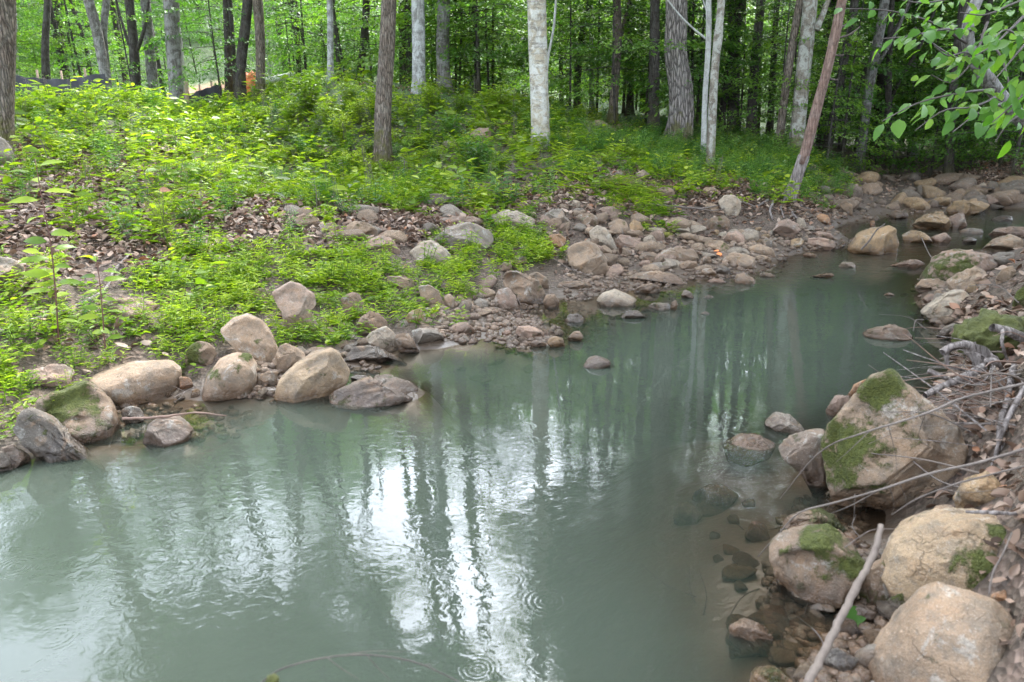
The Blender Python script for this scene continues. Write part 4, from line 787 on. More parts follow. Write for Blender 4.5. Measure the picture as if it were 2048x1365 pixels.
# ------------------------------------------------------------------ leaves
def norm(a): return a/np.maximum(np.linalg.norm(a, axis=-1, keepdims=True), 1e-9)
def leafset(P, D, N, L, Wd, tint, fold=.25, hexa=False):
    """one folded leaf per row: base point, direction, normal, length, width"""
    P, D = np.asarray(P, float), norm(np.asarray(D, float)); S = norm(np.cross(D, N)); N = np.cross(S, D)
    L = np.broadcast_to(L, len(P))[:, None]; Wd = np.broadcast_to(Wd, len(P))[:, None]/2
    n = len(P)
    if not hexa:
        v = np.stack([P, P+D*L*.45+S*Wd+N*Wd*fold, P+D*L-N*L*.06, P+D*L*.45-S*Wd+N*Wd*fold], 1)
        f = np.arange(n)[:, None]*4+np.array([[0, 1, 2, 3]]); k = 4
    else:
        v = np.stack([P, P+D*L*.28+S*Wd*.86+N*Wd*fold, P+D*L*.66+S*Wd*.78+N*Wd*fold-N*L*.03, P+D*L-N*L*.12, P+D*L*.66-S*Wd*.78+N*Wd*fold-N*L*.03, P+D*L*.28-S*Wd*.86+N*Wd*fold], 1)
        b = np.arange(n)[:, None]*6; f = np.concatenate([b+np.array([[0, 1, 2, 3]]), b+np.array([[0, 3, 4, 5]])]); k = 6
    return v.reshape(-1, 3), f, np.repeat(np.broadcast_to(tint, n), k)
def rnd_dirs(n, r): return norm(r.normal(size=(n, 3)))

def understory_crown(seed, h=5.0, rad=1.9, nb=34, leaf=.085, per=150, lo=.18, mat=None):
    r = np.random.default_rng(seed); VV, FF, TT, MI = [], [], [], []; n0 = 0
    for b in range(nb):
        t = lo+(1-lo)*(b+r.uniform())/nb; z = h*t; az = b*2.4+r.normal()*.4
        L = rad*(1.05-.75*max(0, t-.35)/.65)*r.uniform(.6, 1.15); rise = r.uniform(-.12, .28)+.3*max(0, t-.7)
        n = 8; s = np.linspace(0, 1, n); path = np.stack([np.cos(az+.25*s*r.normal())*L*s, np.sin(az+.25*s*r.normal())*L*s, z+L*(rise*s-.22*s*s)], 1)
        v, f = tube(path, np.linspace(.010, .003, n), 4); VV.append(v); FF.append(f+n0); n0 += len(v); TT.append(np.zeros(len(v))); MI.append(np.ones(len(f)))
        k = int(per*L/rad); s = r.uniform(.18, 1, k)**.8; side = r.choice([-1, 1], k)
        base = np.stack([np.interp(s, np.linspace(0, 1, n), path[:, i]) for i in range(3)], 1)
        d = norm(path[-1]-path[0]); lat = np.array([-math.sin(az), math.cos(az), 0])
        off = r.uniform(.0, 1, k)*L*.36*(1.15-s*.7)
        base = base+lat*(side*off)[:, None]+d*(off*.5)[:, None]; base[:, 2] += r.normal(size=k)*.035-off*.12
        dirs = d*r.uniform(.3, 1, k)[:, None]+lat*side[:, None]*r.uniform(.3, 1, k)[:, None]+np.array([0, 0, -.18])+r.normal(size=(k, 3))*.25
        N = np.array([0, 0, 1.0])+r.normal(size=(k, 3))*.33
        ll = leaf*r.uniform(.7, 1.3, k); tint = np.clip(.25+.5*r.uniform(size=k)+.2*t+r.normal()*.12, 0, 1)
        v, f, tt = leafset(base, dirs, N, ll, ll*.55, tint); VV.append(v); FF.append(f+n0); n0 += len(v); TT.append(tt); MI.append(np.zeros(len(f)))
    return mesh('crown', np.concatenate(VV), np.concatenate(FF), [mat or M_UNDER, BARK['dark']], False, {'tint': np.concatenate(TT)}, np.concatenate(MI))
def canopy_crown(seed, R=(3.2, 3.2, 3.0), clumps=40, per=240, leaf=.14, drop=4.0):
    r = np.random.default_rng(seed); VV, FF, TT, MI = [], [], [], []; n0 = 0
    for c in range(clumps):
        q = rnd_dirs(1, r)[0]*r.uniform(.45, 1)**.6; q = q*np.array(R); cr = r.uniform(.5, .95)*R[0]*.22
        st = np.array([0, 0, -drop*r.uniform(.3, 1)]); mid = st*.5+q*.45+np.array([0, 0, .4]); path = resample([st, mid, q], 6)
        v, f = tube(path, np.linspace(.06, .012, 6), 4); VV.append(v); FF.append(f+n0); n0 += len(v); TT.append(np.zeros(len(v))); MI.append(np.ones(len(f)))
        k = per; pp = q+r.normal(size=(k, 3))*np.array([cr, cr, cr*.42]); d = rnd_dirs(k, r)*np.array([1, 1, .5]); N = np.array([0, 0, 1.0])+r.normal(size=(k, 3))*.5
        ll = leaf*r.uniform(.6, 1.3, k); v, f, tt = leafset(pp, d, N, ll, ll*.6, np.clip(r.uniform(.1, .9, k)+r.normal()*.1, 0, 1)); VV.append(v); FF.append(f+n0); n0 += len(v); TT.append(tt); MI.append(np.zeros(len(f)))
    return mesh('crown', np.concatenate(VV), np.concatenate(FF), [M_CANOPY, BARK['dark']], False, {'tint': np.concatenate(TT)}, np.concatenate(MI))
UNDER = [understory_crown(11, 4.6, 1.9), understory_crown(12, 5.6, 2.3, 40, .09, 170), understory_crown(13, 3.4, 1.6, 26, .08, 150, .1), understory_crown(14, 6.6, 2.1, 44, .085, 150), understory_crown(15, 4.2, 2.4, 28, .09, 190, .25)]
CANOPY = [canopy_crown(21), canopy_crown(22, (2.7, 2.7, 3.6), 44), canopy_crown(23, (4.0, 4.0, 2.6), 56), canopy_crown(24, (3.4, 3.0, 4.2), 60)]

# ------------------------------------------------------------------ trunks
def trunk_path(bx, by, tx, ty, D=None, height=13., mid=None, bend=.0, seed=0):
    g = ground(bx, by, False) if D is None else None
    if g is None: g = at_d(bx, by, D or 20.0); g[2] = H(g[0], g[1])
    hd = np.array([g[0], g[1], 0]); hd /= np.linalg.norm(hd)
    def onplane(px, py):
        d = ray(px, py); t = ((g-CAM)[:2]@hd[:2])/(d[:2]@hd[:2]); return CAM+d*t
    pts = [g-np.array([0, 0, .15])]
    for m in (mid or []): pts.append(onplane(*m))
    T = onplane(tx, ty); pts.append(T)
    last = pts[-2] if len(pts) > 2 else g
    dr = (T-last)/np.linalg.norm(T-last); up = norm(dr*.6+np.array([0, 0, .55])); r = np.random.default_rng(seed+77)
    q = T
    while q[2] < g[2]+height:
        up = norm(up+r.normal(size=3)*.035*np.array([1, 1, .2])); q = q+up*1.6; pts.append(q)
    return g, np.array(pts), np.linalg.norm(g-CAM)
TREES = []
def tree(bx, by, tx, ty, w, bark, label, D=None, height=13., mid=None, crown=None, flare=.6, sides=14, name='forest_tree', cat='tree', group=None, forks=(), seed=None, taper=.6, cs=.58, bump=.05, knots=()):
    crown = CRL if crown is not None and crown[0] == 'c' and ((bx < 560 and len(TREES) % 2 == 0) or 1150 < bx < 1720) else crown
    cs = .75 if cs == .58 and bx < 560 else .62 if cs == .58 and 1110 < bx < 1320 else .95 if cs == .58 and 1320 < bx < 1720 else cs; height = min(height, 10.5) if 1110 < bx < 1320 else height; height = height+((bx*7) % 3 if bx < 560 else 0)
    s = len(TREES) if seed is None else seed; r = np.random.default_rng(s+500)
    g, pts, dist = trunk_path(bx, by, tx, ty, D, height, mid, seed=s)
    rad0 = w/2/FPX*dist; n = max(24, int(height*5)); P = resample(pts, n)
    hh = P[:, 2]-g[2]; rad = rad0*(1-(1-taper)*np.clip(hh/height, 0, 1))*(1+flare*np.exp(-np.clip(hh, 0, None)/max(.12, rad0*1.1)))
    ph = r.uniform(0, 6.28)
    lob = lambda t, a: 1+.24*np.exp(-t*height/.35)*np.sin(a*4+ph)+.05*np.sin(a*2+t*9+ph)
    v, f = tube(P, rad, sides, bump, .6, s, lob)
    for (hk, ak, sz) in knots:
        c = P[np.argmin(np.abs(hh-hk))]; d2 = np.linalg.norm(v-c-np.array([math.cos(ak), math.sin(ak), 0])*rad0, axis=1); v = v+((v-c)*np.array([1, 1, 0]))*(np.exp(-(d2/sz)**2)*.35)[:, None]
    e = empty(name, g, label, cat, group)
    tr = obj('trunk', mesh('trunk', v-g, f, BARK[bark], True), e)
    for (fx, fy, ex, ey, fw) in forks:           # forks and side limbs, drawn as (from px, to px, width px)
        hd = np.array([g[0], g[1], 0]); hd /= np.linalg.norm(hd)
        def onp(px, py, k=0):
            d = ray(px, py); t = ((g-CAM)[:2]@hd[:2])/(d[:2]@hd[:2])*(1+k); return CAM+d*t
        A, B = onp(fx, fy), onp(ex, ey, r.uniform(-.02, .03)); M = (A+B)/2+np.array([0, 0, -.05*np.linalg.norm(B-A)]); E = B+(B-M)*1.2+np.array([0, 0, .3])*np.linalg.norm(B-A)
        Q = resample([A, M, B, E], 16); v, f = tube(Q, np.linspace(fw, fw*.4, 16)/2/FPX*dist, 8, .05, 1, s); obj('branch', mesh('branch', v-g, f, BARK[bark], True), e)
    if crown is not None:
        kind, lst = crown
        for (fr, dx, dy, sc) in lst:
            q = P[int(fr*(n-1))]; me = (CANOPY if kind in 'ck' else UNDER)[int(r.integers(4))]
            c = obj('crown', me, e, q-g+np.array([dx, dy, 0]), kind='stuff'); c.scale = (sc*cs,)*3; c.rotation_euler = (0, 0, r.uniform(0, 6.28))
    TREES.append((g, rad0)); return e, P, rad, g, dist
CRL = ('c', [(1.0, 0, 0, 1.0), (.72, 1.0, -.8, .8), (.85, -1.6, 0, .8)]); CR1 = ('c', [(1.0, 0, 0, 1.0)]); CR2 = ('c', [(1.0, 0, 0, 1.0), (.8, 1.4, .8, .7)]); CRS = ('c', [(1.0, 0, 0, .7)])
# near trees with a look of their own
tree(-24, 250, 3, 0, 40, 'brown', 'thick brown trunk cut off by the left edge of the picture', D=9.5, crown=('c', [(.62, 1.6, 1.0, .6), (.78, 3.4, 1.5, .62), (.5, -.9, 0, .5), (.66, -.2, .3, .55), (.84, .2, .5, .5)]), cs=1.0, height=12)
tree(26, 172, 24, 0, 11, 'pale', 'pale grey trunk just right of the thick trunk at the left edge', D=24, crown=CRS)
tree(86, 178, 95, 0, 12, 'dark', 'straight dark trunk rising behind the silt fence at far left', D=19, crown=CR1, mid=[(90, 90)])
tree(130, 170, 104, 30, 8, 'dark', 'thin dark trunk leaning left behind the silt fence', D=22, mid=[(122, 90)], height=9)
tree(182, 150, 139, 0, 6, 'dark', 'very thin dark trunk slanting left', D=23, mid=[(165, 70)], height=9)
tree(216, 192, 176, 0, 16, 'grey', 'lichen-spotted trunk curving left from a shared base with a mossy one', D=17, mid=[(205, 120), (192, 55)], crown=CR1)
tree(221, 192, 213, 0, 13, 'grey', 'mossy upright trunk sharing its base with the curving lichen-spotted one', D=17.2, mid=[(212, 130), (207, 60)], crown=CRS)
tree(262, 180, 258, 0, 17, 'dark', 'dark forked trunk wrapped in ivy, left of the pair of tall grey trunks', D=18, forks=[(265, 120, 288, 60, 8), (258, 90, 240, 30, 6)], crown=CR1)
tree(302, 182, 291, 0, 17, 'grey', 'grey-brown trunk, left one of the close pair behind the stake', D=18.5, crown=CR1)
tree(327, 165, 310, 95, 9, 'dark', 'thin dark leaning trunk between the close pair', D=20, height=8)
tree(347, 195, 342, 0, 27, 'grey', 'stout straight grey trunk, right one of the close pair behind the stake', D=17, crown=CR2)
tree(361, 190, 362, 100, 7, 'pale', 'slender pale trunk just right of the stout grey one', D=19, height=8)
tree(456, 185, 452, 0, 14, 'dark', 'dark trunk on the left of the leafy dark group beside the dirt track', D=19, crown=CR1)
tree(480, 204, 492, 40, 19, 'dark', 'thick dark trunk leaning right in the leafy group beside the dirt track', D=17, mid=[(482, 130)], crown=CR1)
tree(470, 190, 466, 90, 8, 'dark', 'thin dark trunk between two thicker ones beside the dirt track', D=18.5, height=8)
tree(519, 200, 517, 20, 18, 'brown', 'dark brown trunk in front of the orange heap', D=17, crown=CR1)
tree(539, 178, 537, 60, 8, 'pale', 'slim pale trunk behind the orange heap', D=26, height=9)
tree(594, 160, 585, 0, 10, 'dark', 'dark trunk curving at the top, right of the pale pipe', D=20, mid=[(596, 90)], crown=CRS)
tree(612, 160, 590, 70, 7, 'dark', 'thin dark trunk crossing behind the curving one', D=21, height=8)
tree(662, 196, 659, 0, 11, 'silver', 'straight slim grey trunk in the middle left', D=17, crown=CR1)
tree(684, 200, 672, 80, 7, 'dark', 'thin dark trunk to the right of the straight slim grey one', D=18, height=8)
tree(718, 185, 733, 0, 14, 'dark', 'dark trunk leaning right behind the furrowed brown one', D=19, crown=CR1)
tree(765, 332, 778, -60, 30, 'brown', 'furrowed brown trunk standing alone in the bright weeds, nearest on the left bank', crown=('c', [(.66, -1.4, 1.0, .55), (.8, -2.8, .8, .45)]), cs=1.0, height=12, mid=[(767, 230), (774, 100)], sides=20, flare=.25)
tree(822, 205, 818, 60, 14, 'dark', 'dark trunk half behind the speckled silver one', D=19, crown=CRS)
tree(839, 212, 835, 0, 24, 'silver', 'speckled silver trunk rising from the weedy mound', D=15.5, crown=('c', [(1.0, -1.0, 0, .7)]), sides=18, flare=.2)
tree(892, 200, 887, 0, 26, 'grey', 'thick grey-brown trunk right of the speckled silver one', D=17.5, crown=('c', [(1.0, -1.0, 0, .6)]), mid=[(885, 100)])
tree(872, 215, 880, 120, 7, 'dark', 'thin dark stem left of the thick grey-brown trunk', D=19, height=7)
tree(946, 205, 950, 0, 8, 'dark', 'slender dark trunk amid light green leaves', D=22, height=9, forks=[(946, 100, 968, 20, 5)])
tree(1083, 292, 1072, -70, 36, 'white', 'white mottled trunk with dark scars in the centre', crown=('c', [(1.0, -2.2, 2.0, .42)]), height=12.5, mid=[(1079, 200), (1076, 90)], sides=22, flare=.22, bump=.025)
tree(1099, 215, 1112, 0, 5, 'pale', 'thin bent stem right beside the white mottled trunk', D=14.4, mid=[(1097, 110), (1107, 60)], height=6, flare=.1, sides=8)
tree(1124, 222, 1121, 60, 9, 'dark', 'left of the two thin dark trunks right of the white one', D=22, height=9)
tree(1138, 222, 1131, 60, 8, 'dark', 'right of the two thin dark trunks right of the white one', D=23, height=9, crown=CRS)
tree(1154, 226, 1180, 0, 13, 'dark', 'dark curved trunk leaning right', D=20, mid=[(1157, 130), (1166, 60)], crown=CR1)
tree(1184, 228, 1182, 60, 9, 'silver', 'thin pale-flecked trunk beside the dark curved one', D=21, height=9)
tree(1224, 258, 1233, 0, 17, 'brown', 'brown trunk with a fork bending right', D=17, mid=[(1232, 130), (1235, 70)], crown=('k', [(.72, 1.4, 0, .6), (1.0, .8, 0, .6)]), forks=[(1236, 85, 1252, 30, 10)])
tree(1259, 242, 1262, 0, 14, 'dark', 'dark straight trunk right of the forked brown one', D=20, crown=CRS)
tree(1287, 240, 1284, 60, 11, 'dark', 'thinner dark trunk between two dark straight trunks', D=22, height=9, crown=CR1)
tree(1307, 278, 1310, 0, 20, 'dark', 'stout dark trunk left of the big furrowed one', D=16.5, crown=CR1)
tree(1353, 292, 1354, -60, 44, 'big', 'big wavy trunk with deeply furrowed grey bark', crown=('k', [(1.0, 1.2, 1.0, .62), (.78, 1.6, 1.5, .6)]), cs=1.0, height=14, mid=[(1363, 220), (1362, 180), (1352, 110), (1354, 40)], sides=26, flare=.28, bump=.05)
tree(1407, 322, 1416, -40, 10, 'pale', 'slim pale smooth trunk with a high side branch, one of a pair', crown=('k', [(.72, 1.4, 0, .7), (1.0, .8, 0, .7)]), height=10, mid=[(1410, 200), (1417, 80)], flare=.3, sides=12, forks=[(1414, 80, 1335, 0, 4), (1416, 30, 1404, -10, 3)])
tree(1420, 337, 1446, -60, 15, 'lichen', 'lichen-brown trunk standing right of its slim pale neighbour', crown=('k', [(.72, 1.6, 0, .8), (1.0, 1.4, 0, .8)]), height=11, mid=[(1424, 240), (1430, 140), (1440, 40)], sides=16, flare=.15, knots=[(1.9, -1.5, .12)])
tree(1443, 262, 1478, 50, 12, 'dark', 'dark trunk leaning right behind the lichen-brown one', D=18, mid=[(1452, 160)], crown=CRS)
tree(1466, 275, 1468, 60, 22, 'dark', 'wide dark shadowed trunk, left one of the dark row', D=18, crown=CR1)
tree(1501, 290, 1522, 0, 17, 'dark', 'dark trunk of the row leaning slightly right', D=17, mid=[(1508, 150)], crown=CR1)
tree(1538, 285, 1552, 40, 12, 'dark', 'thin grey-dark trunk in the middle of the dark row', D=19, height=10)
tree(1556, 295, 1604, -20, 14, 'brown', 'tan-brown trunk leaning right, left of the lichen-covered one', D=15.5, mid=[(1572, 170), (1590, 60)], crown=CRS)
tree(1590, 312, 1624, -40, 27, 'lichen', 'lichen-covered pale trunk with a round dark knot', crown=('c', [(1.0, .8, 1.2, 1.0)]), height=13, mid=[(1602, 180), (1612, 90)], sides=20, forks=[(1632, 60, 1660, -10, 12)], flare=.3, knots=[(2.6, -1.6, .1)])
tree(1652, 322, 1704, 40, 14, 'dark', 'dark trunk leaning right behind the dead leaning one', D=17, mid=[(1672, 200)], crown=CRS)
tree(1716, 352, 1762, 50, 17, 'grey', 'grey trunk standing at the end of the stream bank', D=17.5, mid=[(1735, 200), (1748, 120)], crown=CR1, forks=[(1740, 150, 1790, 70, 7)])
tree(1792, 366, 1778, 240, 11, 'dark', 'short dark trunk standing in the rocky stream bed', D=17.5, height=7, mid=[(1786, 330)])
tree(1832, 300, 1828, 90, 8, 'silver', 'thin pale trunk high in the shade beyond the stream', D=21, height=9)
tree(1905, 305, 1912, 120, 15, 'dark', 'black shadowed trunk on the far right bank', D=16, height=9, crown=CRS)
tree(1925, 300, 1952, 150, 10, 'dark', 'dark trunk slanting right on the far right bank', D=16.5, height=8)
tree(1680, 300, 1790, 60, 8, 'dark', 'thin dark trunk arching right over the stream', D=18, height=7, mid=[(1715, 180), (1748, 110)])
tree(1735, 330, 1850, 70, 7, 'dark', 'thin dark trunk slanting far right over the stream', D=19, height=6, mid=[(1785, 190)])

# dead leaning tree with roots
def dead_tree():
    g, pts, dist = trunk_path(1570, 404, 1692, -40, None, 6.0, [(1588, 375), (1606, 320), (1634, 215), (1665, 95)], seed=3)
    P = resample(pts, 70); hh = P[:, 2]-g[2]
    rad = 9.8/FPX*dist*(1-.45*np.clip(hh/6, 0, 1))*(1+.45*np.exp(-np.clip(hh, 0, 9)/.12))
    e = empty('dead_tree', g, 'dead leaning reddish trunk with bare grey base and exposed roots on the far shore', 'tree')
    k = int(np.argmin(np.abs(hh-.62)))
    v, f = tube(P[k-1:], rad[k-1:], 16, .06, .8, 5); obj('trunk', mesh('trunk', v-g, f, BARK['dead'], True), e)
    v, f = tube(P[:k+1], rad[:k+1]*1.02, 16, .09, .5, 6, lambda t, a: 1+.12*np.sin(a*3+1)); obj('bare_base', mesh('bare_base', v-g, f, M_BAREWOOD, True), e)
    def onp(px, py, dd=0):
        q = at_d(px, py, g[1]+dd); return q
    for pa, w in [([(1560, 400), (1545, 412), (1540, 430), (1546, 445)], 8), ([(1572, 408), (1580, 425), (1592, 440), (1612, 452)], 9), ([(1566, 410), (1562, 425), (1568, 440)], 6), ([(1556, 398), (1530, 408), (1512, 418)], 8), ([(1580, 405), (1600, 415), (1630, 425)], 6), ([(1585, 402), (1612, 405), (1650, 420)], 5)]:
        Q = [g+np.array([0, 0, .08])]+[(lambda q: q+np.array([0, 0, .025]))(ground(x, y, False)) for x, y in pa]
        Q = resample(Q, 14); v, f = tube(Q, np.linspace(w, w*.35, 14)/2/FPX*dist, 7, .12, 1, w); obj('root', mesh('root', v-g, f, M_BAREWOOD, True), e)
    for (x0, y0, x1, y1, w) in [(1672, 58, 1708, 36, 5), (1678, 76, 1720, 54, 4), (1664, 104, 1688, 110, 4), (1654, 150, 1676, 160, 4), (1636, 204, 1638, 212, 6)]:
        A, B = onp(x0, y0), onp(x1, y1, -.1); Q = resample([A, (A+B)/2+np.array([0, 0, -.03]), B], 8); v, f = tube(Q, np.linspace(w, w*.5, 8)/2/FPX*dist, 6, .1, 1, 3); obj('branch_stub', mesh('branch_stub', v-g, f, M_STICK, True), e)
dead_tree()

# ------------------------------------------------------------------ farther forest
FAR_L = 'slender forest tree among many deep in the woods behind the bank'
farp = None
def far_tree(x, y, h, r, sc, crown=True, label=None, group='trees deep in the woods'):
    global farp
    z = H(x, y)
    if farp is None:
        Q = resample([(0, 0, -.2), (.08, 0, 4), (-.05, .1, 8), (.1, 0, 12)], 30); v, f = tube(Q, np.linspace(.14, .07, 30), 8, .05, 1, 3); farp = mesh('trunk', v, f, BARK['dark'], True)
    e = empty('forest_tree', (x, y, z), label or FAR_L, 'tree', group); e.rotation_euler = (rng.normal()*.05, rng.normal()*.05, rng.uniform(0, 6.28))
    t = obj('trunk', farp, e); t.scale = (r/.12, r/.12, h/12)
    if crown:
        c = obj('crown', CANOPY[rng.integers(4)], e, (0, 0, h*.97), kind='stuff'); c.scale = (sc,)*3
def under_tree(x, y, k, sc, rz):
    e = empty('understory_tree', (x, y, H(x, y)-.05), 'small leafy understory tree with layered sprays among the trunks of the woods', 'small tree', 'understory trees of the woods'); e.rotation_euler = (rng.normal()*.04, rng.normal()*.04, rz); e.scale = (sc, sc, sc); e['_c'] = ['', 'tall', 'bushy', 'very tall', 'wide'][k]
    hgt = [4.6, 5.6, 3.4, 6.6, 4.2][k]
    if k not in STEM:
        Q = resample([(0, 0, 0), (.05, .03, hgt*.5), (0, 0, hgt)], 12); v, f = tube(Q, np.linspace(.035, .01, 12), 6, .05, 1, k); STEM[k] = mesh('trunk', v, f, BARK['dark'], True)
    obj('trunk', STEM[k], e); obj('crown', UNDER[k], e, kind='stuff')
STEM = {}
fr_ = np.random.default_rng(41)
def open_gap(x, y):                            # the clearing with the dirt track, and the stream's course, stay open
    a = x/max(y, .1)
    if -.47 < a < -.28 and y < 42: return True
    if y < 30 and H(x, y) < .42: return True
    return False
n = 0
while n < 62:
    a = fr_.uniform(-.85, .85); y = 20+40*fr_.uniform()**1.1; x = a*y
    if open_gap(x, y): continue
    far_tree(x, y, fr_.uniform(8, 10.5) if y < 34 else fr_.uniform(9, 14), fr_.uniform(.07, .15), fr_.uniform(.5, .9), n % 5 < 3 and not (-.2 < a < .09 and y < 32)); n += 1
n = 0
while n < 230:
    a = fr_.uniform(-.82, .85); y = 17.5+30*fr_.uniform()**1.25; x = a*y
    if open_gap(x, y): continue
    if y < 19 and a < -.1: continue
    under_tree(x, y, int(fr_.integers(5)), fr_.uniform(.75, 1.3), fr_.uniform(0, 6.28)); n += 1
for (px, D, k, sc) in [(1560, 16.5, 0, .8), (1660, 15.5, 2, .8), (1690, 16.5, 2, 1.0), (1760, 20, 1, .9), (1850, 20, 0, 1.0), (1930, 17, 2, 1.1), (2010, 16, 0, 1.0), (2040, 14, 2, 1.0), (1230, 16.5, 4, .9), (1290, 18, 0, .9), (1140, 17.5, 4, .8), (980, 18.5, 0, .9), (920, 19, 2, 1.0), (700, 18.5, 2, .9), (620, 19, 0, .9), (450, 17.5, 4, .8), (280, 18.5, 0, .8), (1480, 17.5, 0, .8), (1800, 24, 3, 1.0), (1740, 26, 3, 1.0)]:
    g = at_d(px, 250, D); under_tree(g[0], g[1], k, sc, fr_.uniform(0, 6.28))

for (px_, y_, k_, s_) in [(400, 31, 1, .8), (440, 36, 3, .9), (470, 30, 2, .6), (380, 38, 1, 1.0), (420, 42, 3, 1.1), (350, 34, 0, .9), (455, 45, 3, 1.2), (395, 47, 3, 1.2), (500, 27, 2, .7), (340, 28, 2, .6), (1880, 16.5, 2, .7), (1960, 16, 4, .6), (2020, 15.5, 2, .8), (1830, 21, 3, .9), (1900, 20, 1, .9), (1980, 19, 4, .9), (1780, 23, 1, 1.0), (1720, 22, 4, .8)]:
    g = at_d(px_, 200, y_); under_tree(g[0], g[1], k_, s_, fr_.uniform(0, 6.28))
for _ in range(70):
    a = fr_.uniform(-.75, .8); y = fr_.uniform(17.5, 30); x = a*y
    if not open_gap(x, y): under_tree(x, y, [2, 4, 0][int(fr_.integers(3))], fr_.uniform(.35, .6), fr_.uniform(0, 6.28))
# trees added round about and behind: crowns shade the place, mirror in the pool
for (x, y, h, sc) in [(7.5, 3, 11, 1.1), (9, 7, 12, 1.2), (6, -2, 12, 1.2), (11, 11, 12, 1.2), (2, -5, 12, 1.2), (13, 4, 13, 1.3), (10.5, 14.5, 9, 1.0), (13, 15.5, 10, 1.2), (16, 19, 11, 1.2), (13.5, 12, 10, 1.1), (10, 21, 9, 1.4), (13, 23, 10, 1.4), (16, 22, 10, 1.4), (11.5, 17.5, 8, 1.2)]:
    far_tree(x, y, h, .14, sc, True, 'leafy tree added round the near bank and sides to shade the pool', 'trees round the pool')

# far wood: one mass of leaf sprays on the hillside, beyond the trees one can tell apart
def far_wood():
    r = np.random.default_rng(5); VV, FF, TT = [], [], []; n0 = 0
    N = 2200
    for i in range(N):
        y = r.uniform(46, 92); x = r.uniform(-.95, .95)*y; z = H(x, y)+r.uniform(0, 1)**.9*15; k = 80; s = r.uniform(1.2, 2.4)
        pp = np.array([x, y, z])+r.normal(size=(k, 3))*np.array([s, s, s*.45]); d = rnd_dirs(k, r)*np.array([1, 1, .5]); ll = r.uniform(.28, .5, k)
        v, f, t = leafset(pp, d, np.array([0, 0, 1.0])+r.normal(size=(k, 3))*.6, ll, ll*.6, np.clip(r.uniform(.2, 1, k)+r.normal()*.15, 0, 1)); VV.append(v); FF.append(f+n0); n0 += len(v); TT.append(t)
    obj('far_wood', mesh('far_wood', np.concatenate(VV), np.concatenate(FF), M_CANOPY, False, {'tint': np.concatenate(TT)}), kind='stuff', label='dense green wood covering the hillside far behind')
far_wood()

# ------------------------------------------------------------------ silt fence, stake, orange heap, pipe, wires
def cloth_fence(name, label, pts, D, hpx):
    P = [at_d(x, y, D) for x, y in pts]; P = resample(P, 24); P[:, 2] = Hn(P[:, 0], P[:, 1])-.05; top = P.copy(); 
    e = empty(name, P[0], label, 'fence'); hgt = hpx/FPX*D
    top[:, 2] += hgt+.05+np.sin(np.arange(24)*1.3)*.012; nrm = np.array([0, .012, 0])
    wob = np.sin(np.arange(24)*.9)[:, None]*np.array([[0, .04, 0]])
    v = np.concatenate([P, top+wob, P+nrm, top+wob+nrm]); i = np.arange(23); f = np.concatenate([np.stack([i, i+1, i+25, i+24], 1), np.stack([i+48, i+72, i+73, i+49], 1), np.stack([i+24, i+25, i+73, i+72], 1)])
    obj('fabric', mesh('fabric', v-P[0], f, M_FABRIC), e)
    for k in range(0, 24, 6):
        a = P[k]+np.array([0, .05, -.1]); v, f = tube(np.array([a, a+np.array([.01, 0, hgt+.3])]), .022, 4); obj('post', mesh('post', v-P[0], f, M_STAKE, False), e)
cloth_fence('silt_fence', 'low black silt fence along the clearing at far left', [(30, 190), (120, 190), (215, 200)], 14.9, 66)
cloth_fence('silt_fence', 'short black silt fence below the wooden stake by the dirt track', [(352, 210), (420, 212), (446, 210)], 17.6, 45)
g = at_d(373, 205, 16.6); g[2] = H(g[0], g[1]); v, f = tube(np.array([g-np.array([0, 0, .2]), g+np.array([.02, 0, .4]), g+np.array([.05, 0, .78])]), .045, 4, .05); e = obj('wooden_stake', mesh('wooden_stake', v-g, f, M_STAKE, False), None, g, 'short wooden stake standing behind the silt fence by the dirt track', 'stake')
def heap():
    g = at_d(506, 195, 18.6); g[2] = H(g[0], g[1]); v, f = ico(5); q = v*np.array([.33, .3, .30]); q = q+v*(np.abs(fract(v, 3.2, 4, 2))*.12)[:, None]; q[:, 2] = np.maximum(q[:, 2], -.12)
    obj('orange_netting', mesh('orange_netting', q, f, M_ORANGE), None, g+np.array([0, 0, .22]), 'crumpled heap of orange barrier netting behind the brown trunk', 'netting')
    a = at_d(522, 188, 18.5); b = at_d(592, 184, 19.0); a[2] = H(a[0], a[1])+.30; b[2] = H(b[0], b[1])+.30
    Q = resample([a, (a+b)/2, b], 16); v, f = tube(Q, .075, 12, .02); obj('pale_pipe', mesh('pale_pipe', v-a, f, M_PIPE), None, a, 'long pale pipe lying beside the orange netting', 'pipe')
heap()
for i, (ya, yb) in enumerate([(74, 100), (86, 112)]):
    a, b = at_d(-60, ya-8, 30), at_d(330, yb, 33); m = (a+b)/2-np.array([0, 0, .3]); v, f = tube(resample([a, m, b], 20), .016, 5)
    obj('overhead_wire', mesh('overhead_wire', v-a, f, M_WIRE), None, a, ['upper of two thin pale wires strung through the trees at far left', 'lower of two thin pale wires strung through the trees at far left'][i], 'wire')
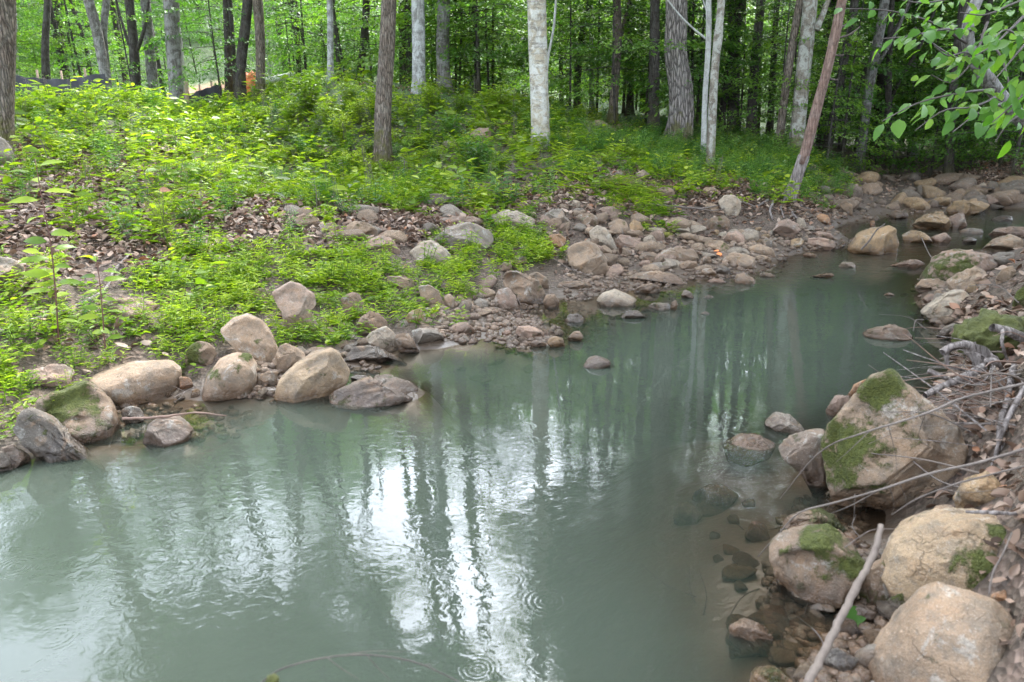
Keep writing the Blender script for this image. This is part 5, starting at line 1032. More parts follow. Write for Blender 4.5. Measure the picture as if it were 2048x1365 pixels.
# ------------------------------------------------------------------ overhanging tree with big leaves, upper right
def leaf_mesh(name, L, Wd, mat, curl=.1, fold=.2, seed=0):
    r = np.random.default_rng(seed); n = 6; s = np.linspace(0, 1, n); w = Wd/2*np.sin(np.pi*np.clip(s, .0, 1)**.8)**.8*(1+.06*r.normal(size=n)); w[0] = .02*Wd; w[-1] = .01*Wd
    z = -curl*L*s**2+.01*L*r.normal(size=n)
    mid = np.stack([L*s, 0*s, z], 1); lf = np.stack([L*s, w, z+w*fold], 1); rt = np.stack([L*s, -w, z+w*fold], 1)
    v = np.concatenate([mid, lf, rt]); f = []
    for i in range(n-1): f += [[i, i+1, n+i+1, n+i], [i, 2*n+i, 2*n+i+1, i+1]]
    return mesh(name, v, np.array(f), mat, True, {'tint': np.full(len(v), r.uniform(.2, .95))})
BIGLEAF = [leaf_mesh('leaf', 1, .55+.12*math.sin(k*2.1), M_BIG, .12+.1*(k % 3), .15, k) for k in range(9)]
def orient(o, p, d, n, s):
    d = Vector(d).normalized(); n = Vector(n); y = n.cross(d).normalized(); n = d.cross(y)
    M = Matrix((d, y, n)).transposed().to_4x4(); o.matrix_local = Matrix.Translation(Vector(p))@M@Matrix.Diagonal((s, s, s, 1))
def overhang():
    r = np.random.default_rng(12)
    base = np.array([4.5, 4.95, 0]); base[2] = H(base[0], base[1])-.1
    trunk = [base, base+np.array([-.3, .0, .45])]+[at_d(x, y, D) for x, y, D in [(2075, 262, 4.9), (2010, 205, 4.85), (1960, 135, 4.8), (1938, 95, 4.8), (1936, 55, 4.8), (1962, -20, 4.8), (1990, -140, 4.8)]]
    e = empty('overhanging_tree', base, 'tree leaning in over the stream at the upper right with big bright leaves', 'tree')
    P = resample(trunk, 50); v, f = tube(P, np.linspace(.066, .03, 50), 12, .06, .6, 2); obj('trunk', mesh('trunk', v-base, f, BARK['grey']), e)
    nl = 0
    tw = [([(1938, 90, 4.8), (1850, 40, 4.5), (1760, 20, 4.3), (1690, 18, 4.2)], 20), ([(1950, 60, 4.8), (1880, 60, 4.4), (1800, 75, 4.1), (1760, 78, 4.0)], 17), ([(1960, 130, 4.7), (1900, 110, 4.4), (1850, 75, 4.2), (1830, 55, 4.1)], 14),
          ([(1965, 140, 4.7), (1930, 105, 4.2), (1890, 110, 4.0), (1868, 92, 3.9)], 14), ([(1990, 180, 4.8), (1930, 185, 4.4), (1840, 205, 4.2), (1765, 242, 4.0)], 22), ([(2000, 190, 4.8), (1940, 215, 4.3), (1880, 225, 4.1), (1830, 262, 4.0)], 15),
          ([(2010, 205, 4.8), (1960, 225, 4.3), (1930, 245, 4.1), (1905, 265, 4.0)], 11), ([(2060, 20, 4.3), (2020, 60, 4.1), (1980, 95, 3.9), (1950, 112, 3.8)], 15), ([(2075, 60, 4.2), (2040, 100, 4.0), (2015, 130, 3.9), (1985, 165, 3.8)], 14),
          ([(2080, 120, 4.0), (2060, 170, 3.9), (2020, 215, 3.8), (1985, 245, 3.8)], 16), ([(2090, 180, 4.1), (2040, 230, 4.0), (2010, 255, 3.9), (1990, 285, 3.9)], 13), ([(1962, -20, 4.8), (1890, 0, 4.5), (1830, 5, 4.3), (1780, -5, 4.2)], 15),
          ([(2080, -10, 4.2), (2020, 10, 4.0), (1970, 30, 3.9), (1920, 25, 3.8)], 16), ([(2090, 100, 4.0), (2050, 80, 3.8), (2010, 60, 3.7), (1990, 75, 3.6)], 12), ([(1975, 45, 4.7), (1940, 130, 4.5), (1900, 165, 4.4), (1862, 150, 4.3)], 12)]
    tw.append(([(1962, 70, 4.7), (2000, 110, 4.5), (2020, 180, 4.4), (2028, 235, 4.4)], 8))
    for k, (pp, n) in enumerate(tw):
        Q = resample([at_d(*p) for p in pp], 18); v, f = tube(Q, np.linspace(.009, .0025, 18), 5, .05, 1, k); obj('branch', mesh('branch', v-base, f, M_DARKTWIG), e)
        T = np.gradient(Q, axis=0)
        for i in range(n):
            if nl >= 290: break
            t = .18+.82*(i+r.uniform(0, .8))/n; j = min(int(t*17), 17); d = norm(T[j]); side = np.cross(d, [0, 0, 1.0]); side /= np.linalg.norm(side); sg = 1 if i % 2 else -1
            off = r.uniform(0, .09); p = Q[j]+side*sg*off+r.normal(size=3)*.02
            dr = d*r.uniform(.4, 1)+side*sg*r.uniform(.25, .9)+np.array([0, 0, -.35-.3*r.uniform()])+r.normal(size=3)*.15
            if i >= n-1: dr = d+np.array([0, 0, -.5])
            nn = np.array([0, -.25, 1.0])+r.normal(size=3)*.45
            o = obj('leaf', BIGLEAF[r.integers(9)], e); orient(o, p-base, dr, nn, r.uniform(.055, .105)); nl += 1
overhang()

# ------------------------------------------------------------------ stick saplings in the left foreground
SL = [leaf_mesh('leaf', 1, .36, M_BRIGHT, .45, .18, 40+k) for k in range(5)]
def sapling(path, label, n, leaf, w=.0045, name='sapling', mat=None, spread=1.0, lo=.15, lm=None):
    r = np.random.default_rng(len(path)*7+n)
    base = ground(path[0][0], path[0][1], False); D = base[1]
    Q = resample([base]+[at_d(x, y, D+.02*i) for i, (x, y) in enumerate(path[1:])], 24)
    e = empty(name, base, label, 'sapling'); v, f = tube(Q, np.linspace(w, w*.4, 24), 6, .03, 1, n); obj('stem', mesh('stem', v-base, f, mat or M_STEMRED), e)
    for i in range(n):
        t = lo+(1-lo)*(i+.5)/n; p = Q[int(t*23)]; az = i*2.6+r.normal()*.3
        if i >= n-3: az = i*2.1
        d = np.array([math.cos(az), math.sin(az)*.8, .25 if t < .9 else .5]); nn = np.array([0, -.55, .9])+r.normal(size=3)*.25
        o = obj('leaf', (lm or SL)[r.integers(5)], e); q = p+norm(d)*.02*spread
        orient(o, q-base, d, nn, leaf*1.25*r.uniform(.75, 1.2)); o.color = (1, 1, 1, 1)
    return e
sapling([(118, 690), (112, 600), (100, 480), (84, 400), (70, 318)], 'taller of two stick saplings with dark red stems, in front of the leaf litter', 22, .105, .006)
sapling([(211, 712), (206, 640), (200, 570), (192, 510)], 'shorter of two stick saplings with dark red stems, above the loaf-shaped boulder', 15, .085, .0055)
sapling([(70, 318), (95, 290), (108, 262)], 'pale thin sprig branching above the taller stick sapling', 5, .09, .004, 'sprig', M_STEM)
sapling([(352, 320), (352, 290), (350, 240)], 'leafy seedling upright in the mid-bank weeds', 12, .12, .006, 'seedling', M_STEM)
sapling([(360, 378), (362, 350), (366, 322)], 'yellow-green seedling with a rosette of long leaves above the leaf litter', 9, .13, .005, 'seedling', M_STEM)
sapling([(190, 250), (192, 210), (182, 160)], 'tall weed with small white flower heads on the upper left bank', 10, .12, .007, 'flowering_weed', M_STEM)
sapling([(515, 210), (516, 170), (522, 128)], 'tall thin weed in front of the orange heap', 9, .10, .006, 'flowering_weed', M_STEM)
sapling([(335, 215), (330, 180), (325, 150)], 'lush weed spray before the stout grey trunk', 14, .2, .008, 'seedling', M_STEM)

# ------------------------------------------------------------------ shrubs: one thing each
def shrub_mesh(seed, h, rad, stems, per, leaf, wid, mat, up=.5):
    r = np.random.default_rng(seed); LV, LF, LT, n0 = [], [], [], 0; SV = []
    for s in range(stems):
        az = r.uniform(0, 6.28); top = np.array([math.cos(az)*rad*r.uniform(.2, 1), math.sin(az)*rad*r.uniform(.2, 1), h*r.uniform(.55, 1)])
        Q = resample([np.array([0, 0, -.03])+r.normal(size=3)*.02*np.array([1, 1, 0]), top*np.array([.45, .45, .6]), top], 10); SV.append(tube(Q, np.linspace(.006, .002, 10), 4))
        t = r.uniform(.2, 1, per); j = (t*9).astype(int); p = Q[j]+r.normal(size=(per, 3))*.025*(h/.5)
        a2 = r.uniform(0, 6.28, per); d = np.stack([np.cos(a2), np.sin(a2), r.uniform(-.3, up, per)], 1); N = np.array([0, 0, 1.0])+r.normal(size=(per, 3))*.35
        p = p+norm(d)*(r.uniform(0, .05, per)*h/.4)[:, None]
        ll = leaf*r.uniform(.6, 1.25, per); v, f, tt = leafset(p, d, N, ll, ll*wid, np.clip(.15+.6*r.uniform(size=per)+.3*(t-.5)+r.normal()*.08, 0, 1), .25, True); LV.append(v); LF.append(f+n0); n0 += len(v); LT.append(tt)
    a, b = merge(SV)
    return mesh('foliage', np.concatenate(LV), np.concatenate(LF), mat, False, {'tint': np.concatenate(LT)}), mesh('stems', a, b, M_STEM)
def shrub(px, py, me, label, sc=1.0, D=None, name='shrub', cat='shrub', group=None):
    g = ground(px, py, False) if D is None else at_d(px, py, D)
    sc = sc*(.6 if name == 'weed_clump' else .78); g[2] = H(g[0], g[1]); e = empty(name, g, label, cat, group); e.rotation_euler = (0, 0, rng.uniform(0, 6.28)); e.scale = (sc, sc, sc)
    obj('foliage', me[0], e, kind='stuff'); obj('stems', me[1], e, kind='stuff')
SH = [shrub_mesh(61, .75, .5, 16, 38, .085, .5, M_BRIGHT), shrub_mesh(62, 1.0, .55, 18, 40, .10, .5, M_BRIGHT), shrub_mesh(63, .55, .6, 18, 36, .075, .55, M_BRIGHT), shrub_mesh(64, .8, .45, 14, 46, .085, .55, M_UNDER), shrub_mesh(65, .6, .5, 22, 60, .04, .35, M_BLUE), shrub_mesh(66, .55, .13, 9, 70, .03, .16, M_BRIGHT, .9)]
shrub(955, 355, SH[3], 'dark green bush in front of the pink-faced boulder', 1.0)
shrub(905, 290, SH[3], 'tall upright bush with pinkish tips left of the pink-faced boulder', .9)
shrub(930, 330, SH[1], 'leafy bush on the shaded side of the white-topped rock', .7)
shrub(620, 235, SH[1], 'tall bright bush on the crest right of the orange heap', 1.15)
shrub(590, 260, SH[0], 'bright yellow-green bush below the tall crest bush', 1.1)
shrub(690, 290, SH[0], 'broad bright bush left of the furrowed brown trunk', 1.0)
shrub(560, 380, SH[4], 'dense dark green clump in the weeds above the leaf litter', .8)
shrub(700, 345, SH[2], 'low leafy clump at the left foot of the furrowed brown trunk', .9)
shrub(815, 255, SH[0], 'bright bush at the foot of the speckled silver trunk', 1.0)
shrub(860, 230, SH[1], 'bush with large pale leaves on the mound beside the silver trunk', .8)
shrub(1000, 235, SH[1], 'arching bright bush left of the white trunk on the mound', .8)
shrub(330, 480, SH[5], 'feathery upright weed growing from the leaf litter', 1.15)
shrub(318, 470, SH[5], 'second feathery weed touching the first one in the leaf litter', .9)
shrub(410, 370, SH[2], 'round bright weed clump above the flat grey stone', .8)
shrub(1340, 310, SH[4], 'ferny clump at the foot of the big furrowed trunk', .8)
shrub(1190, 290, SH[4], 'ferny blue-green clump right of the white trunk', 1.0)
shrub(1150, 265, SH[1], 'leafy bush right behind the white trunk', .7)
for (px, py, k, sc) in [(1500, 320, 4, .6), (1530, 345, 4, .6), (1600, 350, 4, .65), (1640, 375, 4, .6), (1660, 350, 4, .7), (1655, 400, 4, .5)]:
    shrub(px, py, SH[k], 'fine-leaved fern-like plant in the green bank beside the dead leaning trunk', sc, name='fern', cat='fern', group='ferns beside the dead leaning trunk')
for (px, py, k, sc) in [(480, 300, 2, .9), (530, 250, 0, .8), (440, 260, 2, .9), (400, 230, 0, .7), (660, 260, 1, .8), (720, 250, 1, .8), (780, 290, 2, .9), (840, 300, 2, .9), (870, 330, 2, .8), (640, 330, 2, .9), (750, 230, 0, .9), (700, 215, 1, .9), (560, 215, 0, .9), (920, 225, 0, .8), (970, 270, 2, .8), (1030, 300, 2, .8), (1050, 255, 0, .7), (620, 380, 2, .6), (500, 400, 2, .6), (780, 350, 2, .7),(250, 240, 2, .8), (120, 230, 2, .9), (60, 240, 0, .7), (180, 215, 0, .7), (300, 215, 0, .7), (20, 300, 2, .8), (1000, 340, 2, .7), (1060, 320, 2, .6), (660, 230, 0, .8), (800, 215, 0, .7), (585, 320, 2, .9), (540, 330, 2, .8), (740, 310, 2, .8)]:
    shrub(px, py, SH[k], 'leafy yellow-green weed clump, one of many covering the crest of the left bank', sc, name='weed_clump', cat='plant', group='weed clumps on the left bank crest')
for (px, py, k, sc) in [(1110, 290, 2, .7), (1240, 300, 4, .9), (1270, 320, 2, .6), (1310, 325, 4, .7), (1210, 330, 2, .6), (1390, 345, 4, .6), (1440, 350, 4, .7), (1150, 330, 2, .6), (1480, 300, 4, .9), (1450, 290, 4, .9), (1400, 290, 4, .9), (1520, 300, 4, 1.0)]:
    shrub(px, py, SH[k], 'leafy weed clump at the shaded forest edge right of the white trunk', sc, name='weed_clump', cat='plant', group='weed clumps at the forest edge')

# ------------------------------------------------------------------ ground cover, too many to count
protos = bpy.data.collections.new('plant_kinds'); litter_c = bpy.data.collections.new('dry_leaf_kinds')
def proto(coll, name, v, f, mat, tint=None, smooth=False):
    o = bpy.data.objects.new(name, mesh(name, v, f, mat, smooth, {'tint': tint if tint is not None else np.full(len(v), .5)})); coll.objects.link(o); return o
def herb(seed, h, n, leaf, wid, mat, stems=3, rad=.06):
    r = np.random.default_rng(seed); LV, LF, LT, n0 = [], [], [], 0
    for s in range(stems):
        az = r.uniform(0, 6.28); b = np.array([math.cos(az), math.sin(az), 0])*rad*r.uniform(0, 1); top = b*1.6+np.array([r.normal()*.03, r.normal()*.03, h*r.uniform(.6, 1)])
        t = np.linspace(.25, 1, n); p = b+(top-b)*t[:, None]; a2 = np.arange(n)*2.4+r.uniform(0, 6.28); d = np.stack([np.cos(a2), np.sin(a2), r.uniform(-.15, .45, n)], 1)
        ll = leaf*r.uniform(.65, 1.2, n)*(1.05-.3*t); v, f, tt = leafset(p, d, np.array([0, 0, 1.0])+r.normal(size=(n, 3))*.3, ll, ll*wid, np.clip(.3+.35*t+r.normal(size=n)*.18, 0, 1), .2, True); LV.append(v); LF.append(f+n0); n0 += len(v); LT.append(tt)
        w = .0016; v = np.array([b+[w, 0, 0], b-[w, 0, 0], top-[w, 0, 0], top+[w, 0, 0]]); LV.append(v); LF.append(np.array([[0, 1, 2, 3]])+n0); n0 += 4; LT.append(np.full(4, .1))
    return np.concatenate(LV), np.concatenate(LF), mat, np.concatenate(LT)
HERBS = [('stilt', herb(1, .12, 8, .055, .24, M_BRIGHT, 5, .07)), ('stilt', herb(2, .16, 9, .06, .22, M_BRIGHT, 5, .08)), ('stilt', herb(3, .10, 7, .05, .26, M_BRIGHT, 6, .08)),
         ('broad', herb(4, .14, 5, .06, .6, M_BRIGHT, 3, .05)), ('broad', herb(5, .22, 7, .08, .55, M_BRIGHT, 3, .06)), ('broad', herb(6, .09, 5, .05, .65, M_BRIGHT, 4, .06)), ('fern', herb(7, .22, 16, .05, .3, M_BLUE, 5, .07)), ('grass', herb(8, .16, 2, .20, .04, M_BRIGHT, 9, .03)), ('seedling', herb(9, .26, 5, .13, .5, M_BRIGHT, 1, .02)), ('dead_stem', herb(10, .34, 2, .05, .2, M_STICK, 3, .04))]
for i, (k, (v, f, m_, t)) in enumerate(HERBS): proto(protos, '%02d' % i, v, f, m_, t)
for k in range(6):
    r = np.random.default_rng(300+k); L = .07; n = 5; s = np.linspace(0, 1, n); w = L*.28*np.sin(np.pi*np.clip(s, .04, .97))**.7; z = L*(.35*np.sin(np.pi*s*r.uniform(.6, 1.4)+r.uniform(0, 2)))*r.uniform(.15, .7); c = r.uniform(-.8, 1.1)
    mid = np.stack([L*s, 0*s, z], 1); lf = np.stack([L*s, w, z+w*c], 1); rt = np.stack([L*s, -w, z+w*c*r.uniform(.2, 1.2)], 1); v = np.concatenate([mid, lf, rt]); f = []
    for i in range(n-1): f += [[i, i+1, n+i+1, n+i], [i, 2*n+i, 2*n+i+1, i+1]]
    proto(litter_c, 'dry%d' % k, v, np.array(f), M_LITTER)
def scatter(name, label, pts, rot, sc, idx, coll):
    me = bpy.data.meshes.new(name); n = len(pts); me.vertices.add(n); me.vertices.foreach_set('co', np.asarray(pts, np.float32).ravel())
    a = me.attributes.new('rot', 'FLOAT_VECTOR', 'POINT'); a.data.foreach_set('vector', np.asarray(rot, np.float32).ravel())
    a = me.attributes.new('sc', 'FLOAT', 'POINT'); a.data.foreach_set('value', np.asarray(sc, np.float32)); a = me.attributes.new('kind', 'INT', 'POINT'); a.data.foreach_set('value', np.asarray(idx, np.int32))
    o = obj(name, me, kind='stuff', label=label); ng = bpy.data.node_groups.new(name, 'GeometryNodeTree')
    ng.interface.new_socket('Geometry', in_out='INPUT', socket_type='NodeSocketGeometry'); ng.interface.new_socket('Geometry', in_out='OUTPUT', socket_type='NodeSocketGeometry')
    N = ng.nodes.new; gi, go = N('NodeGroupInput'), N('NodeGroupOutput'); ci = N('GeometryNodeCollectionInfo'); ci.inputs['Collection'].default_value = coll; ci.inputs['Separate Children'].default_value = True; ci.inputs['Reset Children'].default_value = True
    iop = N('GeometryNodeInstanceOnPoints'); iop.inputs['Pick Instance'].default_value = True
    def na(nm, t):
        x = N('GeometryNodeInputNamedAttribute'); x.data_type = t; x.inputs['Name'].default_value = nm; return x.outputs['Attribute']
    Lk = ng.links.new; Lk(gi.outputs[0], iop.inputs['Points']); Lk(ci.outputs[0], iop.inputs['Instance']); Lk(na('kind', 'INT'), iop.inputs['Instance Index']); Lk(na('rot', 'FLOAT_VECTOR'), iop.inputs['Rotation']); Lk(na('sc', 'FLOAT'), iop.inputs['Scale']); Lk(iop.outputs[0], go.inputs[0])
    md = o.modifiers.new('scatter', 'NODES'); md.node_group = ng; return o
# top surface of rocks, so that nothing grows through them
def on_top(x, y):
    hit = BVH.ray_cast(Vector((x, y, 6)), Vector((0, 0, -1))); return hit[0].z if hit[0] is not None else 0
gr = np.random.default_rng(99)
def sample_land(n, ymax, xr=1.5):
    y = np.sqrt(gr.uniform(1.2**2, ymax**2, n)); x = gr.uniform(-xr, xr, n)*y; return x, y
B_STILT = [(560, 530, 130, 45, .9), (400, 560, 120, 50, .9), (700, 560, 130, 45, 1.0), (820, 600, 110, 45, .8), (930, 520, 70, 50, .9), (1050, 500, 60, 45, 1.0), (80, 700, 130, 70, 1.0), (30, 800, 60, 60, 1.0), (250, 640, 110, 40, .5), (330, 700, 120, 50, .8), (480, 620, 90, 50, 1.0), (690, 680, 60, 40, .8), (560, 690, 50, 40, .8), (60, 600, 80, 50, .8), (1300, 470, 40, 20, .6), (200, 740, 90, 40, .9), (640, 640, 60, 50, .8), (760, 640, 70, 35, .8)]
B_BROAD = [(500, 250, 480, 70, 1.0), (150, 270, 250, 60, .9), (700, 330, 260, 60, .9), (450, 360, 200, 40, .7), (850, 390, 170, 35, .6), (300, 400, 330, 90, .25), (200, 460, 150, 40, .35), (100, 350, 120, 50, .4), (1100, 330, 130, 50, .6), (600, 430, 200, 40, .45), (950, 430, 140, 40, .5), (1200, 370, 150, 40, .4), (60, 620, 120, 60, .5), (300, 620, 150, 80, .3), (1400, 380, 120, 40, .35), (1000, 260, 160, 50, .7), (330, 480, 40, 60, .5), (480, 480, 120, 35, .35), (1500, 400, 80, 30, .3)]
B_FERN = [(1550, 350, 110, 40, 1.0), (1640, 370, 50, 40, 1.0), (1450, 335, 90, 40, .7), (1230, 310, 110, 35, .8), (1350, 330, 90, 30, .7), (560, 570, 70, 40, .3), (1100, 280, 80, 40, .6), (1480, 290, 200, 30, .6), (1250, 270, 160, 25, .3)]
B_GRASS = [(760, 380, 130, 40, .6), (1300, 420, 60, 35, .6), (480, 560, 100, 60, .3), (1000, 430, 100, 40, .3), (1240, 400, 60, 25, .5), (350, 440, 60, 60, .4)]
def grow():
    pts, rot, sc, idx = [], [], [], []
    for blobs, kinds, N, ymax, (s0, s1) in [(B_STILT, (0, 1, 2, 2, 5), 10000, 9.5, (.7, 1.3)), (B_BROAD, (3, 4, 5, 6, 8, 3, 5, 9, 4, 7), 16000, 20, (.7, 1.5)), (B_FERN, (3, 5, 6), 17000, 18, (.7, 1.4)), (B_GRASS, (7,), 8000, 13, (.6, 1.2))]:
        x, y = sample_land(int(N*1.875), ymax); z = Hn(x, y); pr = proj(np.stack([x, y, z], 1)); pr[:, 0] = np.clip(pr[:, 0], 40, 2300); d = blob(pr, blobs)
        cl = .5+.5*np.clip(fbm2(x, y, .28, 8, 3)*1.3+.2, -1, 1); d = d*(.05+1.35*cl)
        keep = (z > .05) & (gr.uniform(size=len(x)) < d*.9)
        for i in np.nonzero(keep)[0]:
            t = on_top(x[i], y[i])
            if t > z[i]+.03: continue
            pts.append((x[i], y[i], z[i]-.005)); rot.append((gr.normal()*.12, gr.normal()*.12, gr.uniform(0, 6.28))); sc.append(gr.uniform(s0, s1)*(1+.02*y[i])); idx.append(kinds[gr.integers(len(kinds))])
    scatter('ground_cover', 'low bright green grass and herbs covering the bank', pts, rot, sc, idx, protos); print('herbs', len(pts))
grow()
B_LIT = [(250, 430, 330, 80, 1.0), (100, 420, 160, 110, 1.0), (650, 450, 200, 40, .8), (900, 430, 150, 40, .9), (1150, 390, 160, 40, .9), (1350, 380, 150, 50, .6), (1500, 400, 90, 40, .9), (350, 500, 150, 50, 1.0), (860, 460, 80, 40, 1.0), (1620, 420, 60, 30, .7), (2000, 800, 90, 160, 1.0), (1960, 640, 60, 40, .7), (2020, 1050, 60, 120, .8), (1720, 1080, 50, 40, .7), (300, 320, 300, 60, .4), (200, 660, 150, 60, .3), (1250, 480, 200, 50, .35), (1980, 340, 120, 40, .5), (1180, 260, 200, 30, .6), (2040, 1300, 40, 90, .7), (1920, 1180, 40, 30, .6), (50, 560, 80, 60, .5)]
def litter():
    x, y = sample_land(460000, 17, 1.5); x2, y2 = gr.uniform(1.0, 4.2, 15000), gr.uniform(1.3, 6.5, 15000); x, y = np.concatenate([x, x2]), np.concatenate([y, y2]); z = Hn(x, y); pr = proj(np.stack([x, y, z], 1)); pr[:, 0] = np.clip(pr[:, 0], 60, 2060); d = np.clip(blob(pr, B_LIT), .06*(z > .1), 1)
    keep = np.nonzero((z > .04) & (np.hypot(x, y) > 1.9) & (gr.uniform(size=len(x)) < d*.75))[0]; pts, rot, sc, idx = [], [], [], []
    for i in keep:
        t = on_top(x[i], y[i]); onr = t > z[i]+.02
        if onr and gr.uniform() > .03: continue
        pts.append((x[i], y[i], max(t, z[i])+gr.uniform(.004, .03))); rot.append((gr.normal()*.45, gr.normal()*.45, gr.uniform(0, 6.28))); sc.append(gr.uniform(.55, 1.25)*min(1, .25+.16*math.hypot(x[i], y[i]))); idx.append(gr.integers(6))
    scatter('leaf_litter', 'brown dry leaves littering the bank', pts, rot, sc, idx, litter_c); q = proj(np.array(pts)); print('litter', len(pts), (q[:, 0] > 1900).sum())
litter()
# yellow moss mounds on the upper bank
def moss(px, py, wpx, label):
    g = ground(px, py, False); w = wpx/FPX*np.linalg.norm(g-CAM)/2; v, f = ico(5); q = v*np.array([w, w*.8, w*.22]); q = q+v*(fract(v, 2.5, 4, px)*.14*w)[:, None]+v*(np.abs(fract(v, 9, 2, px))*.05*w)[:, None]
    obj('moss_mound', mesh('moss_mound', q, f, M_MOSSY), None, g-np.array([0, 0, .0]), label, 'moss')
moss(1235, 372, 110, 'widest yellow-green moss mound, beside the white triangular rock'); moss(1190, 380, 60, 'yellow moss patch left of the widest moss mound'); moss(1290, 385, 60, 'olive moss patch right of the widest moss mound')
moss(1012, 410, 34, 'small yellow moss tuft at the flat mottled slab'); moss(1040, 400, 30, 'tiny yellow moss tuft uphill of the mottled slab'); moss(1320, 470, 50, 'mossy green hummock within the far rock pile'); moss(1420, 362, 40, 'yellow-green moss cap at the foot of the twin trunks'); moss(1355, 305, 70, 'moss skirt at the base of the big furrowed trunk'); moss(1150, 385, 40, 'yellow moss patch farthest left of the moss mounds')

# ------------------------------------------------------------------ sticks, driftwood and twigs
def stick(path, w0, w1, label, mat=None, name='stick', cat='stick', group=None, sides=8, bump=.02, lift=.02, n=30, knots=True):
    pts = []
    for p in path:
        if len(p) == 3: pts.append(at_d(*p))
        else:
            g = ground(p[0], p[1], True); g = g.copy(); g[2] += lift; pts.append(g)
    pts = np.array(pts); dist = np.linalg.norm(pts.mean(0)-CAM); Q = resample(pts, n) if len(pts) > 2 else resample([pts[0], pts.mean(0)+np.array([0, 0, .005]), pts[1]], n)
    Q = Q+rng.normal(size=Q.shape)*(w0/FPX*dist*.022)
    rad = np.linspace(w0, w1, n)/2/FPX*dist*.43
    if knots:
        for _ in range(3): k = rng.integers(2, n-2); rad[k-1:k+2] *= 1.14
    v, f = tube(Q, rad, sides, bump, 1, int(rng.integers(999)))
    return obj(name, mesh(name, v-pts[0], f, mat or M_STICK), None, pts[0], label, cat, group), Q, dist
def branched(path, w0, w1, subs, label, mat=None, name='fallen_branch', cat='branch', lift=.02):
    o, Q, dist = stick(path, w0, w1, label, mat, name, cat, lift=lift)
    base = np.array(o.location); o.name = 'limb'
    e = empty(name, base, label, cat); o.parent = e; o.location = (0, 0, 0)
    for k in ('label', 'category'):
        if k in o: del o[k]
    o.name = 'main_stem'
    for sp, w in subs:
        S = np.array([at_d(*p) if len(p) == 3 else ground(*p)+np.array([0, 0, lift]) for p in sp]); S = resample(S if len(S) > 2 else [S[0], S.mean(0)+np.array([0, 0, .01]), S[-1]], 14)
        v, f = tube(S, np.linspace(w, w*.4, 14)/2/FPX*dist*.55, 6, .08, 1, 2); obj('side_twig', mesh('side_twig', v-base, f, mat or M_STICK), e)
    return e
branched([(1560, 998, 2.62), (1640, 905, 2.42), (1740, 862, 2.15), (1850, 828, 2.1), (1915, 800, 2.2), (1985, 782, 2.3), (2060, 765, 2.35)], 4, 11, [([(1740, 862, 2.15), (1700, 900, 2.2), (1672, 925, 2.3)], 3), ([(1850, 828, 2.1), (1840, 880, 2.2), (1868, 900, 2.25)], 3), ([(1776, 850, 2.13), (1790, 905, 2.2), (1795, 950, 2.25)], 2.5)], 'longest bare twig crossing the top of the huge peaked boulder', M_STICK)
branched([(1516, 1114, 2.35), (1560, 1065, 2.25), (1600, 1025, 2.2), (1660, 1008, 2.15), (1760, 980, 2.05), (1850, 950, 2.0), (1960, 925, 2.05), (2060, 895, 2.1)], 5, 11, [([(1760, 980, 2.05), (1700, 1012, 2.12), (1660, 1028, 2.2)], 4), ([(1710, 990, 2.1), (1708, 1030, 2.15), (1704, 1052, 2.2)], 4), ([(1780, 975, 2.05), (1788, 1010, 2.12), (1782, 1032, 2.2)], 3), ([(1800, 970, 2.05), (1812, 1000, 2.1), (1814, 1036, 2.15)], 2.5)], 'middle bare twig arching over the base of the huge peaked boulder into the water', M_STICK)
branched([(1784, 1030, 2.0), (1830, 1000, 1.95), (1900, 972, 1.92), (1980, 950, 1.95), (2060, 930, 2.0)], 4, 8, [([(1880, 978, 1.93), (1930, 985, 1.95), (2010, 978, 1.97)], 3), ([(1900, 972, 1.92), (1868, 1000, 1.98), (1862, 1010, 2.0)], 2.5)], 'lowest of three bare twigs before the huge peaked boulder', M_STICK)
branched([(1650, 1120, 2.1), (1690, 1095, 2.1), (1740, 1062, 2.1), (1788, 1058, 2.12)], 5, 3, [([(1720, 1075, 2.1), (1705, 1055, 2.12), (1712, 1030, 2.15)], 3)], 'small pale forked twig behind the undercut boulder', M_STICK)
stick([(1612, 1372, 1.5), (1655, 1290, 1.62), (1690, 1220, 1.7), (1725, 1150, 1.78), (1752, 1095, 1.85), (1762, 1050, 1.9)], 36, 24, 'thick grey stick slanting up from the bottom edge between the foreground boulders', bump=.022, n=44, mat=M_GREYSTICK)
stick([(1932, 1024, 1.98), (1990, 1026, 1.95), (2070, 1030, 1.95)], 13, 16, 'pale straight stick at the right edge above the sandy loaf-shaped boulder', M_BAREWOOD)
stick([(1978, 1190, 1.75), (1985, 1150, 1.78), (2005, 1110, 1.8), (2024, 1066, 1.85)], 7, 6, 'upright grey stick leaning on the sandy loaf-shaped boulder', M_STICK)
stick([(2010, 930, 2.4), (2000, 880, 2.45), (2015, 800, 2.6), (2030, 725, 2.75)], 26, 19, 'thick crooked grey branch standing at the right edge in the dead leaves', M_BAREWOOD, cat='branch', name='driftwood_branch')
stick([(1985, 935, 2.4), (2010, 850, 2.45), (2060, 760, 2.5)], 14, 22, 'grey branch curving up along the right edge beside the crooked one', M_BAREWOOD, cat='branch', name='driftwood_branch')
stick([(245, 838, 3.5), (330, 834, 3.55), (390, 826, 3.6), (452, 832, 3.65)], 13, 6, 'peeled stick floating between rocks at the left shore', M_STICKR)
branched([(350, 812), (372, 800), (395, 790)], 4, 3, [([(372, 800), (352, 790), (340, 785)], 2), ([(372, 800), (360, 815), (350, 822)], 2)], 'little tangle of twigs above the peeled floating stick', M_STICK, lift=.05)
